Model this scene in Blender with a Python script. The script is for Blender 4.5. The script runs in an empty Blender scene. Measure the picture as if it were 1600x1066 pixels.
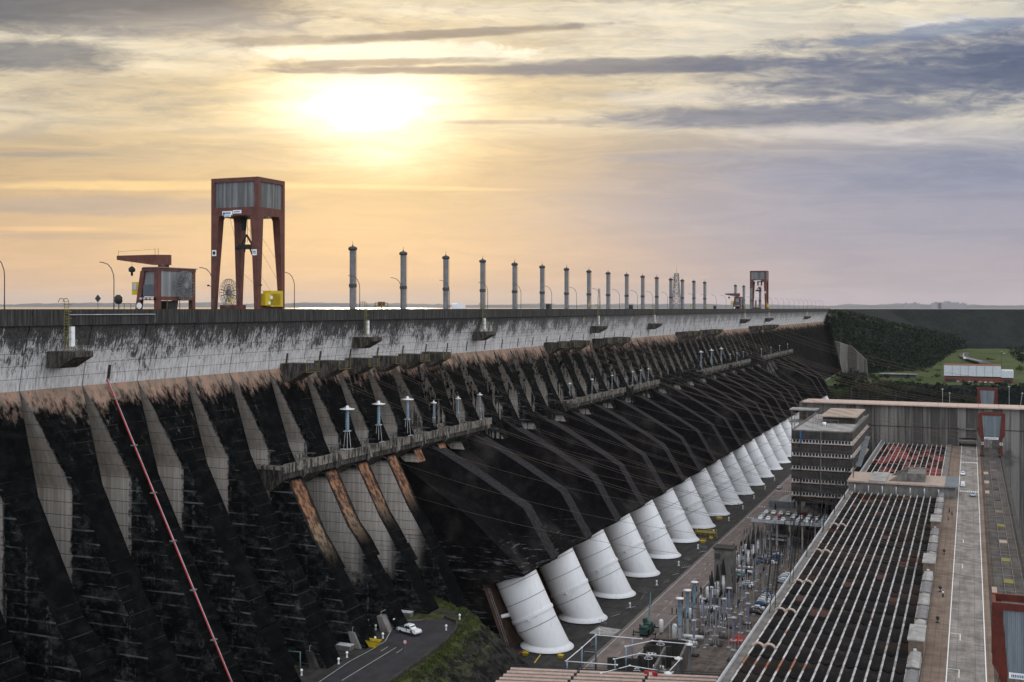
import bpy, math, random
from mathutils import Vector, Matrix
R=random.Random(7)
S=bpy.context.scene
COL=S.collection
# ---------------------------------------------------------------- camera geometry (camera at origin; x = downstream, y = along the dam)
F=1750.; HY=481.; TH=math.atan(717/F); sn,cs=math.sin(TH),math.cos(TH)
def at(px,py,v=None,u=None,z=None):
    a=(px-800)/F; b=-(py-HY)/F
    r=(a*cs-sn, a*sn+cs, b)
    k=v/r[0] if v is not None else (u/r[1] if u is not None else z/r[2])
    return Vector((k*r[0],k*r[1],k*r[2]))
cam=bpy.data.objects.new('camera',bpy.data.cameras.new('camera')); COL.objects.link(cam)
cam.data.sensor_width=36; cam.data.lens=36*F/1600; cam.data.shift_y=-(533-HY)/1600.; cam.data.clip_start=1; cam.data.clip_end=60000
cam.rotation_euler=(Matrix.Rotation(TH,4,'Z')@Matrix.Rotation(math.radians(90),4,'X')@Matrix.Rotation(math.radians(0.10),4,'Z')).to_euler()
S.camera=cam; cam.data.clip_end=90000
S.view_settings.view_transform='Standard'; S.view_settings.look='None'; S.view_settings.exposure=0; S.view_settings.gamma=1
# ---------------------------------------------------------------- node helpers
class NT:
    def __init__(s,tree): s.t=tree; s.n=tree.nodes; s.l=tree.links
    def node(s,typ,**k):
        n=s.n.new(typ)
        for a,b in k.items(): setattr(n,a,b)
        return n
    def put(s,sock,val):
        if hasattr(val,'links') or isinstance(val,bpy.types.NodeSocket): s.l.new(val,sock)
        else: sock.default_value=val
    def m(s,op,a,b=0.,c=0.,clamp=False):
        n=s.node('ShaderNodeMath',operation=op,use_clamp=clamp)
        s.put(n.inputs[0],a); s.put(n.inputs[1],b); s.put(n.inputs[2],c); return n.outputs[0]
    def add(s,a,b): return s.m('ADD',a,b)
    def mul(s,a,b): return s.m('MULTIPLY',a,b)
    def sub(s,a,b): return s.m('SUBTRACT',a,b)
    def vm(s,op,a,b=(0,0,0)):
        n=s.node('ShaderNodeVectorMath',operation=op); s.put(n.inputs[0],a); s.put(n.inputs[1],b); return n.outputs[0]
    def ss(s,x,lo,hi):   # smoothstep lo..hi -> 0..1
        n=s.node('ShaderNodeMapRange',interpolation_type='SMOOTHSTEP'); s.put(n.inputs[0],x); n.inputs[1].default_value=lo; n.inputs[2].default_value=hi
        return n.outputs[0]
    def mix(s,f,a,b,mode='MIX'):
        n=s.node('ShaderNodeMix',data_type='RGBA',blend_type=mode); s.put(n.inputs[0],f)
        s.put(n.inputs[6],a if not isinstance(a,tuple) else (*a[:3],1)); s.put(n.inputs[7],b if not isinstance(b,tuple) else (*b[:3],1)); return n.outputs[2]
    def noise(s,vec,scale=1.,detail=4.,rough=.6,dist=0.):
        n=s.node('ShaderNodeTexNoise'); s.put(n.inputs['Vector'],vec); n.inputs['Scale'].default_value=scale
        n.inputs['Detail'].default_value=detail; n.inputs['Roughness'].default_value=rough; n.inputs['Distortion'].default_value=dist; return n.outputs[0]
    def sep(s,v):
        n=s.node('ShaderNodeSeparateXYZ'); s.put(n.inputs[0],v); return n.outputs
    def comb(s,x,y,z):
        n=s.node('ShaderNodeCombineXYZ'); s.put(n.inputs[0],x); s.put(n.inputs[1],y); s.put(n.inputs[2],z); return n.outputs[0]
MATS={}
def newmat(name):
    m=bpy.data.materials.new(name); m.use_nodes=True; t=NT(m.node_tree)
    b=m.node_tree.nodes['Principled BSDF']; MATS[name]=m; return m,t,b
def simple(name,col,rough=.7,metal=0.,var=.25,scale=.6,spec=.3):
    m,t,b=newmat(name)
    p=t.node('ShaderNodeNewGeometry').outputs['Position']
    n=t.noise(p,scale,4,.65)
    n2=t.noise(t.vm('MULTIPLY',p,(1,1,.15)),scale*3,3,.6)
    f=t.ss(t.add(t.mul(n,.6),t.mul(n2,.4)),.35,.65)
    c=t.mix(f,tuple(x*(1-var) for x in col),tuple(min(1,x*(1+var*.6)) for x in col))
    t.put(b.inputs['Base Color'],c); b.inputs['Roughness'].default_value=rough; b.inputs['Metallic'].default_value=metal
    b.inputs['Specular IOR Level'].default_value=spec
    return m
# ---------------------------------------------------------------- mesh builder
ROOT={}
class MB:
    def __init__(s): s.v=[]; s.f=[]; s.mi=[]; s.sm=[]
    def face(s,ids,mi=0,sm=False): s.f.append(ids); s.mi.append(mi); s.sm.append(sm)
    def poly(s,pts,mi=0):
        o=len(s.v); s.v+= [tuple(p) for p in pts]; s.face(list(range(o,o+len(pts))),mi); return s
    def box(s,x0,x1,y0,y1,z0,z1,mi=0):
        o=len(s.v); s.v+=[(x,y,z) for z in (z0,z1) for y in (y0,y1) for x in (x0,x1)]
        for q in ((0,2,3,1),(4,5,7,6),(0,1,5,4),(2,6,7,3),(0,4,6,2),(1,3,7,5)): s.face([o+i for i in q],mi)
        return s
    def cbox(s,c,d,mi=0,rot=0.):
        b=MB(); b.box(-d[0]/2,d[0]/2,-d[1]/2,d[1]/2,-d[2]/2,d[2]/2); a,bb=math.cos(rot),math.sin(rot)
        o=len(s.v); s.v+=[(c[0]+x*a-y*bb,c[1]+x*bb+y*a,c[2]+z) for x,y,z in b.v]
        for q in b.f: s.face([o+i for i in q],mi)
        return s
    def prism(s,pts,d,mi=0):   # polygon pts extruded by vector d
        o=len(s.v); n=len(pts); s.v+=[tuple(p) for p in pts]+[(p[0]+d[0],p[1]+d[1],p[2]+d[2]) for p in pts]
        s.face(list(range(o+n-1,o-1,-1)),mi); s.face(list(range(o+n,o+2*n)),mi)
        for i in range(n): s.face([o+i,o+(i+1)%n,o+n+(i+1)%n,o+n+i],mi)
        return s
    def loft(s,rings,mi=0,sm=True,cap=True,closed=True):
        o=len(s.v); n=len(rings[0])
        for r in rings: s.v+=[tuple(p) for p in r]
        for k in range(len(rings)-1):
            for i in range(n if closed else n-1):
                j=(i+1)%n; s.face([o+k*n+i,o+k*n+j,o+(k+1)*n+j,o+(k+1)*n+i],mi,sm)
        if cap and closed:
            s.face([o+i for i in range(n-1,-1,-1)],mi); q=o+(len(rings)-1)*n; s.face([q+i for i in range(n)],mi)
        return s
    def tube(s,p0,p1,r0,r1=None,n=8,mi=0,sm=True):
        r1=r0 if r1 is None else r1; p0=Vector(p0);p1=Vector(p1); d=(p1-p0).normalized()
        a=d.cross(Vector((0,0,1)) if abs(d.z)<.9 else Vector((1,0,0))).normalized(); b=d.cross(a)
        return s.loft([[p+(a*math.cos(t)+b*math.sin(t))*r for t in [2*math.pi*i/n for i in range(n)]] for p,r in ((p0,r0),(p1,r1))],mi,sm)
    def bar(s,p0,p1,w,mi=0): return s.tube(p0,p1,w*.7,n=4,mi=mi,sm=False)
    def path(s,pts,r,n=6,mi=0):
        pts=[Vector(p) for p in pts]; rings=[]
        for i,p in enumerate(pts):
            d=(pts[min(i+1,len(pts)-1)]-pts[max(i-1,0)]).normalized()
            a=d.cross(Vector((0,0,1)) if abs(d.z)<.9 else Vector((1,0,0))).normalized(); b=d.cross(a)
            rings.append([p+(a*math.cos(t)+b*math.sin(t))*r for t in [2*math.pi*k/n for k in range(n)]])
        return s.loft(rings,mi)
    def lathe(s,c,prof,n=12,mi=0,sm=True):   # prof [(r,z)]
        return s.loft([[(c[0]+r*math.cos(2*math.pi*i/n),c[1]+r*math.sin(2*math.pi*i/n),c[2]+z) for i in range(n)] for r,z in prof],mi,sm)
    def build(s,name,mats,parent=None):
        off=Vector((0,0,0))
        if parent is not None: off=ROOT.get(parent.name,Vector((0,0,0)))
        me=bpy.data.meshes.new(name)
        me.from_pydata([(x-off.x,y-off.y,z-off.z) for x,y,z in s.v],[],s.f)
        if not isinstance(mats,(list,tuple)): mats=[mats]
        for m in mats: me.materials.append(MATS[m] if isinstance(m,str) else m)
        me.polygons.foreach_set('material_index',s.mi); me.polygons.foreach_set('use_smooth',s.sm); me.update()
        o=bpy.data.objects.new(name,me); COL.objects.link(o)
        if parent is not None: o.parent=parent; ROOT[o.name]=off
        return o
def tag(o,label=None,cat=None,group=None,kind=None):
    for k,v in (('label',label),('category',cat),('group',group),('kind',kind)):
        if v is not None: o[k]=v
    return o
def thing(name,label,cat,loc=(0,0,0),group=None):
    o=bpy.data.objects.new(name,None); COL.objects.link(o); o.location=loc; o.empty_display_size=.5
    ROOT[o.name]=Vector(loc); return tag(o,label,cat,group)
KIDS={}
def dup(o,loc,rotz=0.,label=None,group=None,scale=None,parent=None):
    c=o.copy(); COL.objects.link(c)
    if parent is None:
        c.location=loc; c.rotation_euler=(0,0,rotz)
        if scale: c.scale=(scale,)*3 if not isinstance(scale,tuple) else scale
        tag(c,label,None,group)
    else: c.parent=parent
    ch=KIDS.get(o.name)
    if ch is None: ch=KIDS[o.name]=[x for x in bpy.data.objects if x.parent==o]
    for x in ch: dup(x,None,parent=c)
    return c
ORD=['first','second','third','fourth','fifth','sixth','seventh','eighth','ninth','tenth','eleventh','twelfth','thirteenth','fourteenth','fifteenth','sixteenth','seventeenth','eighteenth','nineteenth','twentieth']
def ordn(i):
    if i<20: return ORD[i]
    if i<30: return 'twenty-'+ORD[i-20] if i<29 else 'thirtieth'
    if i<40: return 'thirty-'+ORD[i-30] if i<39 else 'fortieth'
    return 'forty-'+ORD[(i-40)%9]
# ================================================================= MATERIALS
def dam_face():   # weathered, stained concrete of the buttress fronts (0), flanks (1), rear (2) -- shared logic
    def common(name):
        m,t,b=newmat(name); p=t.node('ShaderNodeNewGeometry').outputs['Position']; x,y,z=t.sep(p)
        return m,t,b,p,x,y,z
    # fronts
    m,t,b,p,x,y,z=common('dam_front')
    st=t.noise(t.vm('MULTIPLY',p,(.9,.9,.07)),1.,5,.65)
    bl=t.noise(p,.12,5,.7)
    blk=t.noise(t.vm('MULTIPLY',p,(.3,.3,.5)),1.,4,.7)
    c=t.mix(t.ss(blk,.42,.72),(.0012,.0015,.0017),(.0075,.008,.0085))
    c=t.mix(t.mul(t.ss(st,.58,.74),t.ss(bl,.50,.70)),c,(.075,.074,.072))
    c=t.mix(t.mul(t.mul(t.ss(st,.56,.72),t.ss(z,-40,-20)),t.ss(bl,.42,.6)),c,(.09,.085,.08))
    # construction joints of the lifts
    lf=t.m('FRACT',t.add(t.mul(z,1/2.5),t.mul(bl,.15)))
    c=t.mix(t.mul(t.ss(lf,.94,.98),t.ss(bl,.45,.6)),c,(.035,.033,.03))
    # pale washed band under the crest joint, running down in drips
    zz=t.add(t.add(z,t.mul(t.sub(st,.5),13.)),t.mul(t.sub(bl,.5),10.))
    peach=t.mix(t.ss(t.noise(t.vm('MULTIPLY',p,(.5,.5,.1)),1.,4,.7),.4,.62),(.31,.20,.15),(.20,.16,.13))
    c=t.mix(t.ss(zz,-22.2,-17.2),c,t.mix(t.ss(st,.62,.7),peach,(.03,.03,.03)))
    # rusty protected stretch under the near line platform
    near=t.mul(t.ss(y,235.,239.),t.sub(1.,t.ss(y,333.,337.)))
    z2=t.add(t.add(z,t.mul(t.sub(st,.5),12.)),t.mul(t.sub(y,240.),-.09))
    band=t.mul(t.mul(t.ss(z2,-66.,-58.),t.sub(1.,t.ss(z,-45.,-44.))),near)
    rust=t.mix(t.ss(t.add(t.mul(t.noise(p,.8,6,.8),.5),t.mul(st,.5)),.40,.58),(.30,.15,.085),(.045,.03,.024))
    du=t.mul(t.m('ABSOLUTE',t.sub(t.m('FRACT',t.add(t.mul(t.sub(y,109.),1/17.),.5)),.5)),17.)
    rust=t.mix(t.ss(t.add(z,t.mul(t.sub(bl,.5),12.)),-50.,-62.),rust,t.mix(t.ss(st,.45,.6),(.20,.15,.10),(.05,.04,.035)))
    rust=t.mix(t.ss(t.add(du,t.mul(t.sub(st,.5),3.)),1.9,2.7),rust,(.018,.015,.014))
    c=t.mix(band,c,rust)
    t.put(b.inputs['Base Color'],c); b.inputs['Roughness'].default_value=.85; b.inputs['Specular IOR Level'].default_value=.03
    bu=t.node('ShaderNodeBump'); bu.inputs['Strength'].default_value=.5; bu.inputs['Distance'].default_value=.5; t.put(bu.inputs['Height'],t.add(blk,t.mul(st,.5))); t.l.new(bu.outputs[0],b.inputs['Normal'])
    # flanks and rear
    m,t,b,p,x,y,z=common('dam_flank')
    st=t.noise(t.vm('MULTIPLY',p,(1.3,1.3,.05)),1.,5,.65)
    bl=t.noise(p,.10,5,.7); fine=t.noise(p,.9,5,.7)
    pale=t.mix(t.ss(st,.35,.7),(.30,.275,.25),(.50,.465,.43))
    lf=t.m('FRACT',t.add(t.mul(z,1/2.6),t.mul(t.sub(fine,.5),.05)))
    pale=t.mix(t.m('GREATER_THAN',lf,.955),pale,(.05,.045,.04))
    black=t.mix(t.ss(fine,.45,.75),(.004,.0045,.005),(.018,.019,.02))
    hs=t.noise(t.vm('MULTIPLY',p,(.12,.12,1.1)),1.,5,.7)
    lines=t.mul(t.m('GREATER_THAN',lf,.86),t.ss(hs,.46,.62))
    lines2=t.mul(t.ss(t.noise(t.vm('MULTIPLY',p,(.5,.5,.02)),1.,3,.6),.56,.64),t.ss(fine,.48,.62))
    fog_=t.mul(t.ss(t.noise(t.vm('MULTIPLY',p,(.25,.25,.35)),1.,6,.8),.46,.70),.30)
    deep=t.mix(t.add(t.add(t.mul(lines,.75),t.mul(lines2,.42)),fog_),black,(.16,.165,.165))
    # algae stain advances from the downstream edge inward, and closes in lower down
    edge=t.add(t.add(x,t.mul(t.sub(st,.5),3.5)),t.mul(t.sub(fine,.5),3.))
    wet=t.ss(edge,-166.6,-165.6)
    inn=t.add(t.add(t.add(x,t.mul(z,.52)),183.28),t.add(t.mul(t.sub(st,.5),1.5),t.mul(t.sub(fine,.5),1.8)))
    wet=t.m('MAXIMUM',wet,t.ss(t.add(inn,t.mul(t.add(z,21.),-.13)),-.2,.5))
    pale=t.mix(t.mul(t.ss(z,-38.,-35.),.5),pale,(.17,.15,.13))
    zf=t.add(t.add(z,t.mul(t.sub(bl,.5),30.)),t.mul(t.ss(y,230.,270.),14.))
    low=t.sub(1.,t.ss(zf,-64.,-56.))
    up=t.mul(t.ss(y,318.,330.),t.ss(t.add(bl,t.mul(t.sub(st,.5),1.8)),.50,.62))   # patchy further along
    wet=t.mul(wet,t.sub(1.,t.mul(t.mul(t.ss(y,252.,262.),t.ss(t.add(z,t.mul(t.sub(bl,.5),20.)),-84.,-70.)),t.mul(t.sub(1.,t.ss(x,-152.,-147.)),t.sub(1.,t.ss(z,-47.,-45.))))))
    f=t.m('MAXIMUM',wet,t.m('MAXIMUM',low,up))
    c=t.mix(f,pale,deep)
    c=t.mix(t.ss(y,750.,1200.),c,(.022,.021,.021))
    t.put(b.inputs['Base Color'],c); b.inputs['Roughness'].default_value=.85; b.inputs['Specular IOR Level'].default_value=.03
    bu=t.node('ShaderNodeBump'); bu.inputs['Strength'].default_value=.4; bu.inputs['Distance'].default_value=.3; t.put(bu.inputs['Height'],t.add(fine,lf)); t.l.new(bu.outputs[0],b.inputs['Normal'])
    # casing over the penstocks
    m,t,b,p,x,y,z=common('dam_casing')
    st=t.noise(t.vm('MULTIPLY',p,(.9,.9,.06)),1.,5,.65); fine=t.noise(p,.5,6,.75); bl=t.noise(p,.06,4,.6)
    c=t.mix(t.ss(fine,.4,.75),(.0025,.0024,.0026),(.011,.0105,.0115))
    c=t.mix(t.mul(t.ss(bl,.5,.7),.7),c,(.034,.030,.028))
    sp=t.mul(t.ss(t.noise(p,.35,6,.8),.70,.73),.35)
    c=t.mix(sp,c,(.30,.28,.26))
    hs=t.noise(t.vm('MULTIPLY',p,(.15,.15,1.6)),1.,5,.7)
    c=t.mix(t.mul(t.mul(t.ss(hs,.56,.68),t.ss(z,-68.,-74.)),t.mul(t.sub(1.,t.ss(y,330.,380.)),.9)),c,(.13,.13,.13))
    t.put(b.inputs['Base Color'],c); b.inputs['Roughness'].default_value=.85; b.inputs['Specular IOR Level'].default_value=.03
    bu=t.node('ShaderNodeBump'); bu.inputs['Strength'].default_value=.4; bu.inputs['Distance'].default_value=.4; t.put(bu.inputs['Height'],fine); t.l.new(bu.outputs[0],b.inputs['Normal'])
    # crest wall
    m,t,b,p,x,y,z=common('crest_concrete')
    st=t.noise(t.vm('MULTIPLY',p,(1.6,1.6,.10)),1.,6,.7); bl=t.noise(p,.11,6,.72); fine=t.noise(p,1.1,5,.7)
    base=t.mix(t.ss(st,.35,.65),(.42,.41,.41),(.62,.61,.62))
    base=t.mix(t.mul(t.ss(t.noise(t.vm('MULTIPLY',p,(2.2,2.2,.05)),1.,5,.7),.50,.62),.6),base,(.14,.13,.125))
    base=t.mix(t.mul(t.ss(t.noise(t.vm('MULTIPLY',p,(.8,.8,.05)),1.,3,.6),.5,.7),.35),base,(.33,.30,.265))
    lf=t.m('FRACT',t.mul(t.add(z,50.),1/2.55))
    base=t.mix(t.m('GREATER_THAN',lf,.965),base,(.10,.095,.09))
    st2=t.noise(t.vm('MULTIPLY',p,(5.,5.,.6)),1.,7,.82)
    g=t.add(t.add(t.mul(t.sub(bl,.5),24.),t.mul(t.sub(st,.5),24.)),t.add(t.mul(t.sub(fine,.5),5.),t.mul(t.sub(st2,.5),24.)))
    mold=t.mul(t.ss(t.add(z,g),-10.6,-7.4),t.sub(1.,t.mul(t.ss(y,330.,700.),.35)))
    top=t.mix(t.ss(st2,.38,.66),(.014,.014,.015),(.10,.097,.095))
    c=t.mix(mold,base,top)
    c=t.mix(t.mul(t.ss(t.add(z,t.add(t.mul(t.sub(st2,.5),5.),t.mul(t.sub(st,.5),10.))),-6.6,-4.4),t.sub(.85,t.mul(t.ss(y,330.,600.),.45))),c,top)
    c=t.mix(t.ss(z,-3.9,-3.7),c,t.mix(t.ss(st,.4,.7),(.022,.022,.022),(.075,.072,.068)))
    t.put(b.inputs['Base Color'],c); b.inputs['Roughness'].default_value=.85; b.inputs['Specular IOR Level'].default_value=.2
dam_face()
def penmat():
    m,t,b=newmat('white_penstock_paint'); p=t.node('ShaderNodeNewGeometry').outputs['Position']
    st=t.noise(t.vm('MULTIPLY',p,(.8,.8,.08)),1.,4,.6); bl=t.noise(p,.08,4,.6)
    c=t.mix(t.ss(st,.45,.8),(.76,.77,.79),(.66,.66,.66)); c=t.mix(t.mul(t.ss(bl,.5,.7),.5),c,(.70,.71,.72))
    c=t.mix(t.mul(t.ss(t.noise(p,1.6,5,.8),.66,.74),.5),c,(.45,.42,.38))
    gr=t.mul(t.ss(t.noise(t.vm('MULTIPLY',p,(1.1,1.1,.12)),1.,6,.75),.56,.72),t.ss(t.noise(p,.12,4,.7),.45,.62)); c=t.mix(t.mul(gr,.45),c,(.40,.33,.27))
    rnd=t.node('ShaderNodeObjectInfo').outputs['Random']; c=t.mix(t.mul(rnd,.32),c,(.50,.50,.50))
    t.put(b.inputs['Base Color'],c); b.inputs['Roughness'].default_value=.55; b.inputs['Specular IOR Level'].default_value=.25
penmat()
def paving(name,c0,c1,gx,gy,line,scale=.25,rough=.85,jit=.5):
    m,t,b=newmat(name); p=t.node('ShaderNodeNewGeometry').outputs['Position']; x,y,z=t.sep(p)
    n=t.noise(p,scale,5,.7); n2=t.noise(t.vm('MULTIPLY',p,(.5,.06,1.)),1.,4,.6); n3=t.noise(t.vm('MULTIPLY',p,(.08,1.2,1.)),1.,3,.6)
    c=t.mix(t.ss(t.add(t.mul(n,.45),t.add(t.mul(n2,.3),t.mul(n3,.25))),.38,.62),c0,c1)
    c=t.mix(t.ss(t.noise(p,.9,5,.75),.60,.72),c,tuple(q*.6 for q in c0))
    g=None
    for ax,st_ in ((x,gx),(y,gy)):
        if st_:
            f=t.m('FRACT',t.mul(t.add(ax,1000.),1/st_)); k=t.m('GREATER_THAN',f,1-.12/st_*1.2); g=k if g is None else t.m('MAXIMUM',g,k)
    if g is not None: c=t.mix(t.mul(g,jit),c,line)
    t.put(b.inputs['Base Color'],c); b.inputs['Roughness'].default_value=rough; b.inputs['Specular IOR Level'].default_value=.25
paving('road_concrete',(.12,.108,.098),(.28,.257,.238),3.5,4.5,(.07,.06,.055))
paving('side_paving',(.12,.085,.065),(.21,.16,.125),1.5,3.,(.06,.045,.035))
paving('deck_dark',(.012,.012,.013),(.045,.042,.040),0,12.,(.02,.02,.02))
paving('deck_road',(.12,.095,.085),(.20,.165,.15),0,8.,(.08,.065,.06))
paving('yard_ground',(.05,.041,.035),(.17,.14,.12),5.,6.,(.02,.02,.02))
paving('hatch_deck',(.035,.032,.030),(.10,.088,.08),2.4,6.,(.015,.015,.015),jit=.9)
paving('asphalt',(.020,.020,.024),(.040,.038,.044),0,0,(0,0,0),rough=.6)
def wallmat():
    m,t,b=newmat('streaked_wall'); p=t.node('ShaderNodeNewGeometry').outputs['Position']; x,y,z=t.sep(p)
    pan=t.m('FLOOR',t.mul(t.add(x,t.mul(y,.7)),1/4.2)); wn=t.node('ShaderNodeTexWhiteNoise',noise_dimensions='1D'); t.put(wn.inputs['W'],pan)
    st=t.noise(t.vm('MULTIPLY',p,(.9,.9,.03)),1.,5,.7); bl=t.noise(p,.07,4,.6)
    c=t.mix(t.ss(t.add(t.mul(st,.75),t.mul(wn.outputs[0],.28)),.38,.68),(.055,.050,.045),(.21,.195,.18))
    c=t.mix(t.ss(bl,.55,.75),c,(.06,.055,.05))
    f=t.m('FRACT',t.mul(t.add(x,t.mul(y,.7)),1/4.2)); c=t.mix(t.m('GREATER_THAN',f,.95),c,(.02,.02,.02))
    t.put(b.inputs['Base Color'],c); b.inputs['Roughness'].default_value=.85
wallmat()
def roofmat():
    m,t,b=newmat('vault_roof'); p=t.node('ShaderNodeNewGeometry').outputs['Position']; x,y,z=t.sep(p)
    n=t.noise(p,.25,5,.7); n2=t.noise(p,1.5,5,.7); a=t.noise(p,.035,2,.5)
    c=t.mix(t.ss(n2,.4,.7),(.005,.005,.0055),(.018,.017,.0175)); c=t.mix(t.ss(n,.5,.72),c,(.034,.024,.019)); c=t.mix(t.mul(t.ss(a,.5,.65),.5),c,(.040,.025,.019))
    cell=t.node('ShaderNodeTexWhiteNoise',noise_dimensions='2D')
    t.put(cell.inputs['Vector'],t.comb(t.m('FLOOR',t.mul(t.add(x,60.),1/2.33)),t.m('FLOOR',t.mul(y,1/6.)),0.))
    c=t.mix(t.m('GREATER_THAN',cell.outputs[0],.972),c,(.075,.038,.030))
    far=t.mul(t.ss(y,490.,500.),t.ss(t.add(t.noise(t.vm('MULTIPLY',p,(.12,.05,1.)),1.,3,.6),t.mul(cell.outputs[0],.12)),.56,.60))
    c=t.mix(far,c,(.21,.06,.052))
    t.put(b.inputs['Base Color'],c); b.inputs['Roughness'].default_value=.8; b.inputs['Specular IOR Level'].default_value=.12
roofmat()
def stripmat():
    m,t,b=newmat('roof_strip_metal'); p=t.node('ShaderNodeNewGeometry').outputs['Position']
    n=t.noise(p,.3,5,.8); c=t.mix(t.ss(n,.38,.6),(.26,.24,.23),(.58,.58,.59)); c=t.mix(t.ss(t.noise(p,.05,3,.6),.62,.66),c,(.28,.11,.06))
    t.put(b.inputs['Base Color'],c); b.inputs['Roughness'].default_value=.6
stripmat()
def rock():
    m,t,b=newmat('rock_and_grass'); g=t.node('ShaderNodeNewGeometry'); p=g.outputs['Position']; nz=t.sep(g.outputs['Normal'])[2]
    n=t.noise(p,.35,6,.75); n2=t.noise(p,.1,4,.6)
    r=t.mix(t.ss(n,.4,.7),(.008,.008,.008),(.05,.046,.042)); gr=t.mix(t.ss(n,.35,.65),(.022,.026,.010),(.070,.075,.028))
    c=t.mix(t.mul(t.ss(t.add(nz,t.mul(t.sub(n,.5),.9)),.66,.86),t.ss(t.sep(p)[2],-91.,-86.)),r,gr)
    t.put(b.inputs['Base Color'],c); b.inputs['Roughness'].default_value=.95; b.inputs['Specular IOR Level'].default_value=.1
    bu=t.node('ShaderNodeBump'); bu.inputs['Strength'].default_value=.8; bu.inputs['Distance'].default_value=.8; t.put(bu.inputs['Height'],n); t.l.new(bu.outputs[0],b.inputs['Normal'])
rock()
def veg(name,a,b_,c_,sc=.05):
    m,t,b=newmat(name); p=t.node('ShaderNodeNewGeometry').outputs['Position']
    n=t.noise(p,sc,6,.75); n2=t.noise(p,sc*7,4,.7); c=t.mix(t.ss(n,.4,.62),a,b_); c=t.mix(t.ss(n2,.5,.72),c,c_)
    t.put(b.inputs['Base Color'],c); b.inputs['Roughness'].default_value=.95; b.inputs['Specular IOR Level'].default_value=.08
veg('embankment_scrub',(.008,.010,.011),(.015,.019,.017),(.024,.028,.022),.03)
veg('ridge_scrub',(.03,.035,.018),(.09,.09,.05),(.16,.15,.10),.08)
veg('meadow',(.035,.055,.018),(.065,.085,.028),(.08,.075,.042),.02)
veg('leaf_dark',(.006,.011,.008),(.014,.023,.012),(.026,.035,.016),.15)
veg('leaf_light',(.025,.04,.012),(.06,.075,.02),(.10,.10,.03),.15)
veg('leaf_brown',(.03,.028,.016),(.05,.045,.025),(.07,.06,.03),.15)
veg('far_hill',(.07,.07,.068),(.09,.09,.085),(.10,.095,.09),.003)  # hill colour lifted towards pale grey, painting in part of the distance haze
simple('bark',(.05,.04,.03)); 
simple('crane_red',(.11,.038,.028),.55,var=.3); simple('crane_red_dark',(.10,.018,.010),.55,var=.3)
def corr(name,c0,c1,ax):
    m,t,b=newmat(name); p=t.node('ShaderNodeNewGeometry').outputs['Position']; q=t.sep(p)
    k=t.add(q[0],q[1]); w=t.m('FLOOR',t.mul(k,1.6)); wn=t.node('ShaderNodeTexWhiteNoise',noise_dimensions='1D'); t.put(wn.inputs['W'],w)
    st=t.noise(t.vm('MULTIPLY',p,(1.5,1.5,.15)),1.,4,.7)
    c=t.mix(t.ss(t.add(t.mul(wn.outputs[0],.3),t.mul(st,.7)),.35,.7),c0,c1)
    t.put(b.inputs['Base Color'],c); b.inputs['Roughness'].default_value=.6
    bu=t.node('ShaderNodeBump'); bu.inputs['Distance'].default_value=.15; t.put(bu.inputs['Height'],t.m('SINE',t.mul(k,20.))); t.l.new(bu.outputs[0],b.inputs['Normal'])
corr('corrugated_grey',(.15,.155,.155),(.33,.34,.345),0); corr('corrugated_pale',(.28,.29,.30),(.44,.45,.47),0); corr('corrugated_blue',(.20,.24,.27),(.30,.34,.37),0)
simple('black_steel',(.02,.02,.022),.5); simple('dark_grey',(.05,.05,.052),.6); simple('mid_grey',(.17,.17,.175),.7); simple('pale_grey',(.42,.43,.45),.6); simple('white_paint',(.78,.78,.78),.45,var=.12)
simple('yellow_paint',(.52,.38,.015),.5,var=.15); simple('dull_yellow',(.18,.16,.04),.7); simple('rust',(.18,.07,.035),.85); simple('red_tarp',(.55,.04,.02),.6,var=.35); simple('red_paint',(.45,.03,.04),.5)
simple('pink_concrete',(.45,.34,.29),.8,var=.2); simple('beige_concrete',(.36,.28,.23),.8,var=.22); simple('concrete',(.15,.14,.13),.85,var=.4,scale=.3); simple('dark_concrete',(.045,.04,.037),.85,var=.5,scale=.3); simple('pale_concrete',(.30,.29,.28),.85,var=.35,scale=.3)
simple('corbel_concrete',(.035,.033,.033),.85,var=.5,scale=.3)
simple('glass_dark',(.02,.035,.055),.1,var=.3,spec=.6); simple('blue_post',(.19,.27,.34),.5,var=.2); simple('lilac_post',(.26,.27,.38),.5,var=.2); simple('teal_steel',(.10,.20,.19),.6)
simple('green_crane',(.025,.07,.06),.5); simple('sky_blue',(.12,.35,.50),.5); simple('skin',(.30,.17,.11),.6); simple('cloth_blue',(.04,.12,.28),.8); simple('cloth_dark',(.03,.03,.045),.8); simple('cloth_yellow',(.5,.5,.05),.8)
simple('brick_red',(.16,.05,.035),.85,var=.25); simple('haze_block',(.22,.22,.23),.8); simple('white_cladding',(.55,.58,.62),.5,var=.12); simple('silver_wire',(.10,.075,.055),.5,.3); simple('brown_wall',(.07,.038,.025),.85,var=.5,scale=.3)
simple('car_white',(.70,.71,.73),.25,var=.06); simple('car_silver',(.35,.38,.42),.3,var=.06); simple('car_teal',(.10,.25,.27),.3,var=.06); simple('car_black',(.02,.02,.025),.25,var=.1); simple('car_blue',(.05,.10,.22),.3,var=.06); simple('car_red',(.30,.03,.03),.3,var=.06); simple('tyre',(.015,.015,.015),.8)
def water(name,col,rough,sc,d):
    m,t,b=newmat(name); p=t.node('ShaderNodeNewGeometry').outputs['Position']
    b.inputs['Base Color'].default_value=(*col,1); b.inputs['Roughness'].default_value=rough
    bu=t.node('ShaderNodeBump'); bu.inputs['Distance'].default_value=d; bu.inputs['Strength'].default_value=.6; t.put(bu.inputs['Height'],t.noise(p,sc,4,.6)); t.l.new(bu.outputs[0],b.inputs['Normal'])
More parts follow.
